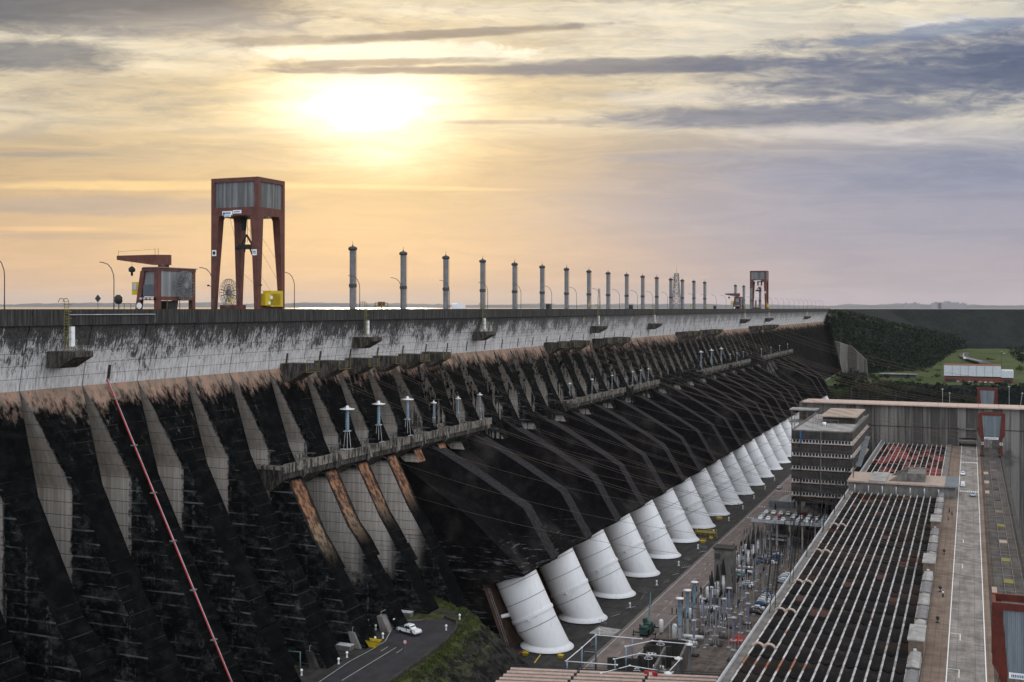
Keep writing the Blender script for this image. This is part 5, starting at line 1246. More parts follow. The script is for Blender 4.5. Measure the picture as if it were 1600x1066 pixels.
# bollards beside penstock feet and yellow boxes
def bol(mat):
    g=thing('deck_bollard','x','bollard'); m=MB(); m.lathe((0,0,0),[(.45,0),(.3,.4),(.22,1.3),(.4,1.6),(.2,2.0)],8); m.build('post',mat,g); m=MB(); m.box(-.6,.6,-.6,.6,0,.2); m.build('foot','mid_grey',g); return g
bo=bol('white_paint')
for i in range(11): place(bo,i,(-108.0+R.uniform(-.3,.3),337+34*i,-103),f'short white bollard on the dark deck, {ordn(i)} from the near end','white deck bollards')
for i,(x,y,s) in enumerate(((822,1024,1.),(877,1028,1.),(797,1040,.8),(1104,836,2.6),(1099,848,1.4),(1125,812,1.6),(1112,842,1.))):
    p=G(x,y,-103); g=thing('yellow_barrier',f'yellow {["tub by the nearest penstock foot, left one","tub by the nearest penstock foot, right one","tub near the deck corner at the rock bank","long caged platform by the road edge","low tray beside the caged platform","small tub farthest along the deck","small tub left of the road"][i]}','container',p)
    L2=2.2 if i==3 else 1.; m=MB(); m.loft([[(p.x-.5*s*L2,p.y-.5*s,-103),(p.x+.5*s*L2,p.y-.5*s,-103),(p.x+.5*s*L2,p.y+.5*s,-103),(p.x-.5*s*L2,p.y+.5*s,-103)],[(p.x-.8*s*L2,p.y-.8*s,-103+.9*s**.5),(p.x+.8*s*L2,p.y-.8*s,-103+.9*s**.5),(p.x+.8*s*L2,p.y+.8*s,-103+.9*s**.5),(p.x-.8*s*L2,p.y+.8*s,-103+.9*s**.5)]],0,False); m.build('tub','yellow_paint' if i!=3 else 'dull_yellow',g)
    m=MB(); w=.9*s*L2
    for sx in (-1,1):
        for sy in (-1,1): m.bar((p.x+sx*w*.85,p.y+sy*s*.75,-103),(p.x+sx*w*.85,p.y+sy*s*.75,-103+1.5*s**.5),.05*s)
    for sy in (-1,1): m.bar((p.x-w*.85,p.y+sy*s*.75,-103+1.5*s**.5),(p.x+w*.85,p.y+sy*s*.75,-103+1.5*s**.5),.05*s)
    [m.bar((p.x+w*.85*q/4,p.y-s*.75,-103),(p.x+w*.85*q/4,p.y-s*.75,-103+1.5*s**.5),.04*s) for q in (-2,0,2)]
    m.build('rail','yellow_paint',g)
p=G(854,1000,-103)
# yellow stripe paint on near deck
m=MB(); ribbon(m,[G(836,1036,-103),G(846,1022,-103)],.35,-102.985); ribbon(m,[G(787,1028,-103),G(795,1020,-103)],.35,-102.985); tag(m.build('deck_markings','yellow_paint'),kind='structure')
# red and white barrier by the first penstock
p0,p1=G(804,1036,-103),G(816,1022,-103); g=thing('safety_barrier','short red and white safety barrier on the deck corner below the nearest penstock','barrier',p0)
m=MB(); m.bar(p0+Vector((0,0,1)),p1+Vector((0,0,1)),.12); m.bar(p0,p0+Vector((0,0,1)),.1); m.bar(p1,p1+Vector((0,0,1)),.1); m.build('rail','red_paint',g)
m=MB(); q=(p0+p1)/2; m.bar(q,q+Vector((0,0,1)),.12); m.build('post','white_paint',g)
# ---- foreground shed with pinkish roof beams
RZ=-93.
A,B=at(800,1043,z=RZ),at(1128,1056,z=RZ); ex=(B-A).normalized(); ey=Vector((ex.y,-ex.x,0)); 
if ey.y>0: ey=-ey
g=thing('foreground_shed','low building in the bottom foreground with pinkish beams across its dark roof','building',A)
m=MB(); q=[A,B,B+ey*40+ex*12,A+ey*40-ex*8]; m.prism([(p.x,p.y,-103) for p in q],(0,0,103+RZ-.3)); m.build('walls','dark_concrete',g)
for i in range(9):
    for j in range(3):
        L3=(B-A).length/3; o_=A+ey*(1.0+i*2.6)-ex*(i*.6)+ex*(j*(L3+.35*0)); m=MB(); e=ex*(L3-.8); n=ey*1.5
        m.prism([o_,o_+e,o_+e+n,o_+n],(0,0,.35)); m.build('roof_beam','pink_concrete',g)
m=MB(); m.bar(A+Vector((0,0,.8)),B+Vector((0,0,.8)),.12)
m.bar(A+Vector((0,0,.2)),B+Vector((0,0,.2)),.3); m.build('edge_rail','black_steel',g)
m=MB(); p=at(1018,1052,z=RZ+.6); m.box(p.x-1.7,p.x+1.7,p.y-.3,p.y+.3,p.z-.8,p.z+.5); s_=m.build('notice_board','red_paint',g); m=MB(); m.box(p.x-.4,p.x+.4,p.y-.34,p.y-.3,p.z-.7,p.z+.4); m.build('notice_panel','white_paint',s_)
# ---- concrete transformer bays
g=thing('transformer_bays','dark concrete partition walls of open bays behind the pinkish roofed shed','building',(-80,310,-103))
def wl(x0,y0,x1,y1,h,mat='concrete'):
    a=G(x0,y0,-103+h); b=G(x1,y1,-103+h); d=(b-a).normalized(); n=Vector((-d.y,d.x,0))*.35; m=MB(); m.prism([(p.x,p.y,-103) for p in (a-n,b-n,b+n,a+n)],(0,0,h)); m.build('partition_wall',mat,g)
wl(1019,997,1075,1001,6,'dark_concrete'); wl(1010,1007,1050,1010,6,'dark_concrete'); wl(1075,1001,1058,1040,6); wl(998,1024,1040,1028,5,'dark_concrete'); wl(950,1027,998,1029,5,'dark_concrete'); wl(1020,997,1008,1010,6,'dark_concrete'); wl(1040,1010,1022,1045,6)
for i,(x,y) in enumerate(((1018,1023),(1030,1043),(1050,1052))):
    p=G(x,y,-99.5); t_=thing('transformer',f'pale grey transformer standing in the concrete bays, {ORD[i]} from the back','transformer',(p.x,p.y,-103),'transformers in the bays')
    m=MB(); m.box(p.x-1.8,p.x+1.8,p.y-1.2,p.y+1.2,-103,-100); m.build('tank','pale_grey',t_); m=MB(); m.tube((p.x-1.5,p.y,-99.3),(p.x+1.5,p.y,-99.3),.5); m.build('conservator','white_paint',t_)
    m=MB()
    for k_ in range(3): m.lathe((p.x-1+k_,p.y-.5,-100),[(.2,0),(.25,.3),(.2,.5),(.25,.8),(.1,1.6)],8)
    m.build('bushings','mid_grey',t_)
p=G(960,1038,-102); g=thing('forklift','yellow and black forklift under the pipe frames behind the shed','forklift',(p.x,p.y,-103)); x,y,z=p.x,p.y,-103
m=MB(); m.box(x-1.2,x+1.4,y-.8,y+.8,z+.4,z+1.4); m.box(x-1.2,x-.5,y-.8,y+.8,z+1.4,z+1.9); m.build('body','yellow_paint',g)
m=MB(); frame_box(m,x-.6,x+1.,y-.75,y+.75,z+1.4,z+2.9,.12); m.box(x+1.5,x+1.7,y-.6,y+.6,z+.1,z+3.2); m.build('mast','black_steel',g)
for sx in (-.9,.9):
    for sy in (-.75,.75): m=MB(); m.tube((x+sx,y+sy-.1,z+.4),(x+sx,y+sy+.1,z+.4),.4,n=10); m.build('wheel','tyre',g)
# ---- white tubular bus frames in front
BZ=-92.5
def frame(i,pts,posts,label):
    P=[at(x,y,z=BZ) for x,y in pts]; g=thing('bus_frame',label,'pipe frame',(P[0].x,P[0].y,-103),'white tubular bus frames')
    m=MB(); m.path(P,.13,6); m.build('bus_pipe','white_paint',g)
    for q in P:
        m=MB(); m.lathe((q.x,q.y,q.z-.2),[(.1,0),(.3,.1),(.3,.35),(.1,.45)],8); m.build('fitting','white_paint',g)
    for x,y in posts:
        q=at(x,y,z=BZ); m=MB(); m.tube((q.x,q.y,-99.5),(q.x,q.y,BZ-.1),.24,n=8); s=m.build('post','blue_post',g); m=MB(); m.tube((q.x,q.y,-103),(q.x,q.y,-99.5),.32,n=8); m.build('post_base','dark_grey',s)
frame(0,[(885,1033),(910,1012),(932,992),(1003,998)],[(887,1034),(910,1013),(932,993),(989,997)],'white pipe frame on blue posts, leftmost, over the road edge')
frame(1,[(885,1033),(965,1039)],[(926,1036)],'short white pipe on one blue post in front of the leftmost frame')
frame(2,[(978,1010),(1020,1001),(1078,1006)],[(979,1011)],'white bent pipe running to the rearmost thick grey post')
frame(3,[(960,1030),(1000,1021),(1060,1027)],[(962,1031)],'white bent pipe running to the middle thick grey post')
frame(4,[(940,1052),(985,1040),(1045,1050)],[(942,1053)],'white bent pipe running to the frontmost thick grey post')
frame(5,[(1045,1050),(1062,1032),(1064,1029)],[],'short diagonal white pipe between the middle and frontmost grey posts')
def thick():
    g=thing('thick_post','x','post'); m=MB(); m.lathe((0,0,0),[(.7,0),(.7,.3),(.45,.4),(.45,10.),(.5,10.1)],12); m.build('shaft','mid_grey',g); m=MB(); m.lathe((0,0,10.1),[(.3,0),(1.05,.1),(1.1,.4),(.5,.55),(.2,.8)],14); m.build('cap','white_paint',g); return g
tk=thick()
for i,(x,y) in enumerate(((1078,1006),(1061,1028),(1045,1051),(1138,1004))[:3]):
    p=at(x,y,z=BZ); place(tk,i,(p.x,p.y,-103),f'thick grey post with white disc, {["rearmost","middle","frontmost"][i]} of the three beside the bays','thick grey posts')
def ring():
    g=thing('surge_arrester','x','arrester'); m=MB(); m.bar((0,0,0),(0,0,8.2),.2); m.build('post','mid_grey',g)
    m=MB()
    for z_,r_ in ((8.2,1.1),(9.0,.6)): m.path([(r_*math.cos(a),r_*math.sin(a),z_) for a in [2*math.pi*k/14 for k in range(15)]],.08,5)
    for a in range(4): m.bar((1.1*math.cos(a*1.57),1.1*math.sin(a*1.57),8.2),(0,0,9.4),.05)
    m.build('grading_ring','white_paint',g); return g
rg_=ring()
for i,(x,y) in enumerate(((1033,1004),(1014,1026),(996,1047))): p=at(x,y,z=-94.4); place(rg_,i,(p.x,p.y,-103),f'grey post topped by a white wire ring, {["rear","middle","front"][i]} one among the bays','ring topped arresters')
# ================================================================= LOWER LEFT ROAD FURNITURE
def gp(): 
    g=thing('guard_post','x','post'); m=MB(); m.lathe((0,0,0),[(.28,0),(.22,.3),(.2,1.0),(.34,1.1),(.34,1.35),(.12,1.6)],8); m.build('post','white_paint',g); m=MB(); m.box(-.3,.3,-.3,.3,-.02,.12); m.build('foot','mid_grey',g); return g
q_=gp(); GP=[(722,1063),(698,985),(719,968),(642,955),(625,972),(599,998),(587,1002),(588,985),(543,1028),(530,1038),(472,1056),(480,1064),(632,966),(777,1010)]
GP=[(698,985),(719,968),(642,955),(625,972),(599,998),(588,985),(587,1004),(543,1028),(530,1038),(472,1056)]
for i,(x,y) in enumerate(GP):
    p=at(x,y,z=-84.0); place(q_,i,(p.x,p.y,-84.1),f'short white guard post along the curved access road, {ordn(i)} going round from the outer bend','white guard posts')
p=at(581,1010,z=-84.0); g=thing('skip','yellow waste skip on the verge beside the access road','skip',(p.x,p.y,-84.1)); x,y,z=p.x,p.y,-84.1
m=MB(); m.loft([[(x-1.5,y-.9,z+.1),(x+1.5,y-.9,z+.1),(x+1.5,y+.9,z+.1),(x-1.5,y+.9,z+.1)],[(x-2.7,y-1.1,z+1.7),(x+2.5,y-1.1,z+1.7),(x+2.5,y+1.1,z+1.7),(x-2.7,y+1.1,z+1.7)],[(x-2.5,y-.95,z+1.7),(x+2.3,y-.95,z+1.7),(x+2.3,y+.95,z+1.7),(x-2.5,y+.95,z+1.7)],[(x-1.4,y-.8,z+.3),(x+1.4,y-.8,z+.3),(x+1.4,y+.8,z+.3),(x-1.4,y+.8,z+.3)]],0,False); m.build('hopper','yellow_paint',g)
m=MB(); m.box(x-2.75,x+2.55,y-1.16,y-1.08,z+1.55,z+1.75); m.bar((x-1.9,y-1.2,z+.9),(x-1.9,y-1.,z+.9),.15); m.bar((x+1.8,y-1.2,z+.9),(x+1.8,y-1.,z+.9),.15); m.build('rim','dull_yellow',g)
p=at(634,1020,z=-84); g=thing('speed_sign','round red and white speed sign at the road edge by the grass bank','sign',(p.x,p.y,-84.1)); x,y=p.x,p.y
m=MB(); m.bar((x,y,-84.1),(x,y,-81.6),.06); m.build('post','mid_grey',g)
def disc(mm,x,y,z,r,o=0): mm.loft([[(x+r*math.cos(a)*cs,y+r*math.cos(a)*sn*0-.06-o+yy,z+r*math.sin(a)) for a in [2*math.pi*i/16 for i in range(16)]] for yy in (-.02,.0)],0,False)
m=MB(); disc(m,x,y,-81.4,.55); s_=m.build('disc','red_paint',g); m=MB(); disc(m,x,y,-81.4,.4,.03); f_=m.build('face','white_paint',s_)
m=MB(); yy=y-.12
for dx in (-.14,.12):
    if dx<0: m.box(x+dx-.08,x+dx+.08,yy-.01,yy,-81.2,-81.14); m.box(x+dx+.03,x+dx+.08,yy-.01,yy,-81.4,-81.14); m.box(x+dx-.08,x+dx+.08,yy-.01,yy,-81.43,-81.38); m.box(x+dx+.03,x+dx+.08,yy-.01,yy,-81.62,-81.4); m.box(x+dx-.08,x+dx+.08,yy-.01,yy,-81.66,-81.6)
    else: m.box(x+dx-.08,x+dx+.08,yy-.01,yy,-81.2,-81.14); m.box(x+dx-.08,x+dx+.08,yy-.01,yy,-81.66,-81.6); m.box(x+dx-.08,x+dx-.03,yy-.01,yy,-81.62,-81.16); m.box(x+dx+.03,x+dx+.08,yy-.01,yy,-81.62,-81.16)
m.build('digits','black_steel',s_)
# retaining blocks with railings at the buttress feet
for i,(x,y,mt) in enumerate(((613,975,'concrete'),(570,1000,'concrete'),(505,1030,'dark_concrete'),(445,1062,'dark_concrete'))):
    p=at(x,y,z=-83); g=thing('retaining_block',f'sloped concrete block with a railing at the foot of a buttress, {ordn(i)} from the right','block',(p.x,p.y,-84.2),'retaining blocks')
    x0,y0=p.x-1.0,p.y; m=MB(); m.prism([(x0,y0-4.2,-84.3),(x0+2.4,y0-4.2,-84.3),(x0+.3,y0-4.2,-80.2),(x0-1.2,y0-4.2,-80.2)],(0,8.2,0)); m.build('block',mt,g)
    m=MB(); m.bar((x0,y0-4,-79.),(x0,y0+4,-79.),.07)
    for t in range(4): m.bar((x0,y0-4+t*2.67,-80.2),(x0,y0-4+t*2.67,-79.),.06)
    m.build('railing','pale_grey',g); m=MB(); m.box(x0+1.2,x0+1.7,y0-.4,y0+.4,-82.3,-81.6); m.build('plate','white_paint',g)
for i,(x,y) in enumerate(((634,960),(540,1012))):
    p=at(x,y,z=-83.5); g=thing('concrete_box','white topped low concrete box behind the pickup truck' if i==0 else 'pale low concrete box left of the yellow skip','box',(p.x,p.y,-84.1)); m=MB(); m.box(p.x-1.9,p.x+1.9,p.y-1,p.y+1,-84.1,-82.9); m.build('body','concrete',g); m=MB(); m.box(p.x-2,p.x+2,p.y-1.1,p.y+1.1,-82.9,-82.75); m.build('lid','pale_grey',g)
m=MB(); p=at(470,1050,z=-84); m.path([(p.x,p.y,-84.1),(p.x,p.y,-79.5),(p.x-3.,p.y-.5,-79.5)],.14,6); tag(m.build('standpipe','teal_steel'),'teal standpipe bent at the top near the bottom edge beside the buttress foot','pipe')
# dark gravel verge
m=MB(); vg=[at(x,y,z=-84) for x,y in [(400,1110),(430,1066),(470,1040),(540,1005),(600,975),(640,952),(735,955),(728,972),(716,962),(690,957),(662,958),(640,962),(614,978),(601,1000),(588,1010),(545,1033),(500,1064),(440,1110)]]; m.poly([(p.x,p.y,-84.06) for p in vg]); tag(m.build('gravel_verge','deck_dark'),kind='structure')
# ================================================================= PEOPLE (a few pixels tall)
def person(top,legs,stride=.12,arm=.2):
    g=thing('person','x','person')
    me=bpy.data.meshes.new('body'); V=[(0,0,.95),(0,0,1.2),(0,0,1.43),(0,0,1.52),(0,.02,1.66),(0,.01,1.76),(-.19,0,1.4),(-.25,arm*.4,1.12),(-.24,arm,.88),(.19,0,1.4),(.25,-arm*.4,1.12),(.24,-arm*.6,.88),(-.1,0,.9),(-.11,stride,.5),(-.11,stride*.6,.08),(-.11,stride*.6+.15,.04),(.1,0,.9),(.11,-stride,.5),(.11,-stride*1.8,.08),(.11,-stride*1.8+.15,.04)]
    E_=[(0,1),(1,2),(2,3),(3,4),(4,5),(2,6),(6,7),(7,8),(2,9),(9,10),(10,11),(0,12),(12,13),(13,14),(14,15),(0,16),(16,17),(17,18),(18,19)]
    rad=[.14,.13,.15,.055,.095,.08,.065,.045,.035,.065,.045,.035,.09,.065,.05,.04,.09,.065,.05,.04]
    me.from_pydata(V,E_,[]); o=bpy.data.objects.new('body',me); COL.objects.link(o); o.parent=g
    md=o.modifiers.new('skin','SKIN'); sub=o.modifiers.new('sub','SUBSURF'); sub.levels=1; sub.render_levels=1
    for i,s in enumerate(me.skin_vertices[0].data): s.radius=(rad[i],rad[i]); s.use_root=(i==0)
    me.materials.append(MATS['skin'])
    def sl(z0,z1,mat,name,rx,ry):
        m=MB(); m.lathe((0,0,z0),[(rx*1.0,0),(rx*1.02,(z1-z0)*.5),(rx*1.05,(z1-z0)*.9),(rx*.5,z1-z0)],10)
        m.v=[(x,y*ry/rx,z) for x,y,z in m.v]; m.build(name,mat,g)
    sl(.92,1.47,top,'shirt',.2,.15)
    m=MB()
    for sx,st in ((-1,stride),(1,-stride)): m.path([(sx*.1,0,.98),(sx*.11,st,.5),(sx*.11,st*(.6 if sx<0 else 1.8),.12)],.115,8)
    m.build('trousers',legs,g)
    m=MB(); m.lathe((0,0,1.68),[(.11,0),(.12,.06),(.09,.13),(.03,.15)],8); m.build('hair','black_steel',g)
    return g
pa=person('cloth_blue','cloth_dark'); pb=person('cloth_dark','cloth_dark',.05); pc_=person('white_paint','cloth_dark',.18); pd=person('cloth_yellow','cloth_blue',.1)
def pp_(proto,loc,rz,label): 
    if proto.get('used') is None: proto['used']=1; proto.location=loc; proto.rotation_euler=(0,0,rz); tag(proto,label); del proto['label']; proto['label']=label; return proto
    o=dup(proto,loc,rz,label); return o
p=at(621,990,z=-83.97); pp_(pa,p,1.,'person in blue standing at the tail of the white pickup'); p=at(643,994,z=-83.97); pp_(pb,p,.4,'person in dark clothes standing at the open side of the white pickup')
pp_(pc_,at(1474,932,z=-70.86),.2,'person in a pale shirt walking on the brown pavement beside the roof, alone')
for i,(x,y,pr,t_) in enumerate(((1484,800,pa,'blue top, farthest of the group on the brown pavement'),(1488,804,pb,'dark clothes, rightmost of the group on the brown pavement'),(1482,812,pa,'blue top, nearest of the group on the brown pavement'))): pp_(pr,at(x,y,z=-70.86),i,'person in '+t_)
pp_(pd,at(1163-9,790,z=-102.98),.5,'person crossing the far service road near the zebra stripes')
for o in list(bpy.data.objects):
    if 'used' in o.keys(): del o['used']
# round black valves on the walkway
for i,(x,y) in enumerate(((1476,862),(1470,920),(1466,968))):
    p=at(x,y,z=-70.3); g=thing('black_lantern',f'small black round lantern on the walkway wall, {ORD[i]} from the far end','lantern',(p.x,p.y,-70.9),'black lanterns on the walkway'); m=MB(); m.lathe((p.x,p.y,-70.2),[(.15,0),(.42,.25),(.42,.6),(.1,.85)],12); m.build('globe','black_steel',g); m=MB(); m.lathe((p.x,p.y,-70.86),[(.45,0),(.45,.12),(.1,.2),(.1,.7)],10); m.build('base','black_steel',g)
# ================================================================= RED GANTRY CRANES ON THE LOWER DECK
def deck_crane():
    g=thing('deck_gantry_crane','x','crane'); X=5.9; H=21.; mt='crane_red_dark'
    # front frame: outline with splayed shoulders, legs set in
    for y in (-3.4,3.0):
        m=MB()
        for s in (-1,1): 
            m.prism([(s*X,y,H),(s*(X-1.5),y,H),(s*(X-2.4),y,H-11.5),(s*X,y,H-10.5)],(0,.8,0)); m.prism([(s*X,y+.03,H-10.5),(s*(X-2.4),y+.03,H-11.5),(s*(X-2.4),y+.03,H-12.4),(s*(X-1.3),y+.03,H-12.6)],(0,.74,0)); m.prism([(s*(X-1.2),y+.05,H-12.5),(s*(X-2.4),y+.05,H-12.4),(s*(X-2.2),y+.05,.9),(s*(X-1.0),y+.05,.9)],(0,.7,0))
            m.build('frame_post','crane_red_dark',g); m=MB()
    for q in ((-X+1.5,X-1.5,-3.4,-2.9,H-1.2,H),(-X,-X+.6,-2.6,3.0,H-1,H-.1),(X-.6,X,-2.6,3.0,H-1,H-.1),(-X+1.5,X-1.5,3.1,3.6,H-1.2,H),(-X+2.5,X-2.5,-3.2,-2.7,H-12.6,H-11.8)): m=MB(); m.box(*q); m.build('beam',mt,g)
    m=MB(); m.prism([(-X+1.55,-3.15,H-1.25),(X-1.55,-3.15,H-1.25),(X-2.5,-3.15,H-11.7),(-X+2.5,-3.15,H-11.7)],(0,6,0)); m.build('machine_house','corrugated_blue',g)
    m=MB(); m.box(-3.3,-.3,-3.5,-3.42,H-12.6,H-11.6); m.box(-.1,3.,-3.5,-3.42,H-12.6,H-11.6); s=m.build('sign','white_paint',g)
    m=MB()
    for i in range(9): m.box(-2.9+i*.27,-2.75+i*.27,-3.54,-3.51,H-12.35,H-11.9)
    for i in range(8): m.box(.3+i*.27,.45+i*.27,-3.54,-3.51,H-12.35,H-11.9)
    m.build('lettering','cloth_blue',s)
    for sx in (-1,1):
        m=MB(); c=sx*(X-1.75); m.box(c-.6,c+.6,-3.5,-3.44,H-15.2,H-14.); q=m.build('square_sign','white_paint',g); m=MB(); m.loft([[(c+.42*math.cos(a),yy,H-14.6+.42*math.sin(a)) for a in [2*math.pi*i/12 for i in range(12)]] for yy in (-3.54,-3.52)],0,False); m.build('emblem','cloth_dark',q)
    m=MB(); m.bar((-X+2,2.9,H-12),(X-2,2.9,1),.1); m.bar((X-2,2.9,H-12),(-X+2,2.9,1),.1); m.build('bracing','black_steel',g)
    for sx in (-1,1): m=MB(); m.box(sx*(X-1.7)-.9,sx*(X-1.7)+.9,-4.,3.9,0,.95); m.build('bogie','black_steel',g)
    m=MB(); m.bar((-X+1.2,-3.6,0.5),(-X+1.2,-3.6,H-13),.08); m.bar((-X+.8,-3.6,0.5),(-X+.8,-3.6,H-13),.08); m.build('ladder','teal_steel',g)
    return g
dc=deck_crane(); dc.location=(3.45+5.9,211.,-71); tag(dc,'red gantry crane cut by the right edge of the picture, nearest on the hatch deck',None,'red gantry cranes on the lower deck')
dup(dc,(9.3,586.,-71),0,'whole red gantry crane standing in front of the streaked end wall','red gantry cranes on the lower deck')
dup(dc,(9.6,765.,-71),0,'red gantry crane mostly hidden behind the end wall, only its top showing','red gantry cranes on the lower deck')
# ================================================================= FAR VALLEY
def bld(name,label,px0,px1,pyb,h,depth,parts):
    a=at(px0,pyb,z=-75); b=at(px1,pyb,z=-75); y=(a.y+b.y)/2; g=thing(name,label,'building',(a.x,y,-75)); x0,x1=a.x,b.x
    for nm,f0,f1,z0,z1,mat in parts: m=MB(); m.box(x0+(x1-x0)*f0,x0+(x1-x0)*f1,y,y+depth,-76+z0,-75+z1); m.build(nm,mat,g)
    return g,x0,x1,y
g,x0,x1,y=bld('warehouse','long white and brick red warehouse on the green terrace beyond the river, right',1475,1583,597,16,25,[('brick_base',0,.82,0,6.4,'brick_red'),('annex_base',.825,1,0,5.6,'brick_red'),('upper_cladding',-.003,.823,6.4,17.3,'white_cladding'),('annex_cladding',.826,1.002,5.6,12.8,'white_cladding')])
m=MB(); m.box(x0-.4,x0+(x1-x0)*.825,y-.2,y+25,-57.7,-57.3); m.build('roof','rust',g)
for f0,f1 in ((.02,.17),(.86,.97)): m=MB(); m.box(x0+(x1-x0)*f0,x0+(x1-x0)*f1,y-.15,y+.5,-75,-71.4); m.build('door','black_steel',g)
for i in range(1,7): m=MB(); f=i/7*.82; m.box(x0+(x1-x0)*f,x0+(x1-x0)*f+.25,y-.3,y-.26,-68.6,-57.8); m.build('cladding_joint','mid_grey',g)
for i in range(7): putcar('white' if i%2 else 'silver',Vector((x0+13+i*5.2,y-5,-74.6)),R.random()*3,f'{"white" if i%2 else "silver"} car before the warehouse wall, {ordn(i)} from the left','cars before the warehouse')
bld('terrace_house','small white flat building among the trees left of the warehouse',1373,1391,578,5,10,[('wall',0,1,0,4.,'white_cladding'),('roof',-.04,1.04,4.,4.5,'pale_grey'),('door',.3,.42,0,3.9,'dark_grey')])
bld('visitor_hall','low long dark roofed building in the trees below the meadow',1375,1432,589,4,12,[('wall',0,1,0,3.2,'dark_grey'),('roof',-.02,1.02,3.2,3.9,'corrugated_pale')])
bld('hill_house','small pale building on the rise right of the curving road',1606-40,1596-20,556,5,10,[('wall',0,1,0,5,'mid_grey'),('window',.2,.5,2,5.3,'white_cladding')])
def road_strip(name,L1,R1,z,mat,bump=.5):
    m=MB(); n=len(L1)
    A=[at(*q,z=z) for q in L1]; B=[at(*q,z=z) for q in R1]
    for i in range(n-1): m.poly([A[i]+Vector((0,0,bump)),B[i]+Vector((0,0,bump)),B[i+1]+Vector((0,0,bump)),A[i+1]+Vector((0,0,bump))])
    tag(m.build(name,mat),kind='structure')
road_strip('valley_road',[(1498,552),(1499,556),(1508,560),(1528,565),(1532,568)],[(1515,549),(1512,555),(1518,558),(1542,563),(1550,567)],-70.4,'asphalt',.5)
road_strip('valley_road_line',[(1506,551),(1504,556),(1512,559.3),(1534,564.5)],[(1507,550.6),(1505.5,556),(1514,559),(1536,564.2)],-70.4,'pale_grey',.7)
p=at(1508,561,z=-70.4); b_=putcar('vanw',Vector((p.x,p.y,-69.8)),1.4,'white minibus on the curving road above the warehouse',None,1.8); b_['category']='minibus'
p=at(1396,587,z=-75); b_=putcar('vanw',Vector((p.x,p.y,-74.6)),0.1,'white van parked on the meadow left of the warehouse',None,1.6)
p=at(1385,580,z=-75)
# poles behind the wall
for i,(x,y0,y1) in enumerate(((1473,607,628),(1484,613,628),(1577,603,630),(1593,613,632),(1565,548,573))):
    a=at(x,y1,u=680 if i<4 else 1230); Yv=-a.x*sn+a.y*cs; h=(y1-y0)*Yv/F
    g=thing('lighting_pole',['pale lighting pole behind the end wall, leftmost','thin grey pole just right of the leftmost one behind the end wall','tall pale pole behind the end wall right of the red crane top','white slanted pole at the far right behind the end wall','thin dark pole standing at the right corner of the warehouse'][i],'pole',(a.x,a.y,a.z-4)); m=MB(); m.bar((a.x,a.y,a.z-4),(a.x+(1.5 if i==3 else 0),a.y,a.z+h),.14 if i<4 else .2); m.build('pole','pale_grey' if i!=4 else 'black_steel',g); m=MB(); m.cbox((a.x+(1.5 if i==3 else 0),a.y,a.z+h),(1.,.5,.25)); m.build('lamp_head','white_paint',g)
# steel walkway at the toe of the far dam
g=thing('steel_footbridge','pale steel footbridge with railings leading off the far toe of the dam','footbridge',at(1290,597,u=1180))
a=at(1290,599,u=1200); b=at(1314,583,u=1330); m=MB(); m.bar(a,b,.6); m.build('deck','pale_grey',g)
m=MB(); m.bar(a+Vector((0,0,3)),b+Vector((0,0,3)),.35)
for i in range(9): q=a.lerp(b,i/8); m.bar(q,q+Vector((0,0,3)),.25); 
m.build('railing','pale_grey',g)
# ---- trees
def tree(kind,mat,h,r,seed,n=420):
    rr=random.Random(seed); g=thing(kind,'x','tree')
    m=MB(); m.tube((0,0,-1.5),(0,0,h*.55),r*.07,r*.04,7)
    limbs=[]
    for i in range(6):
        a=i*1.05+rr.random(); z=h*(.28+.06*i); e=(r*.6*math.cos(a),r*.6*math.sin(a),z+h*.22); m.tube((0,0,z),e,r*.035,r*.015,5); limbs.append(e)
    m.build('trunk','bark',g)
    m=MB(); cl=[(rr.gauss(0,r*.38),rr.gauss(0,r*.38),h*(.5+.42*rr.random())) for _ in range(14)]+limbs
    for i in range(n):
        c=rr.choice(cl); d=Vector((rr.gauss(0,1),rr.gauss(0,1),rr.gauss(0,.8))).normalized()*r*.33*rr.random()**.4
        p=Vector(c)+d
        if p.z<h*.22: continue
        s=r*rr.uniform(.05,.12); a=Vector((rr.gauss(0,1),rr.gauss(0,1),rr.gauss(0,1))).normalized(); b=a.cross(Vector((rr.gauss(0,1),rr.gauss(0,1),rr.gauss(0,1)))).normalized()
        m.poly([p-a*s,p+b*s*.7,p+a*s,p-b*s*.7])
    m.build('crown',mat,g); return g
T=[tree('broad_tree','leaf_dark',11,6.5,1),tree('leafy_tree','leaf_light',9,5.5,2),tree('bushy_tree','leaf_brown',8,6.5,3),tree('dark_tree','leaf_dark',13,5.,4)]
used=[False]*4
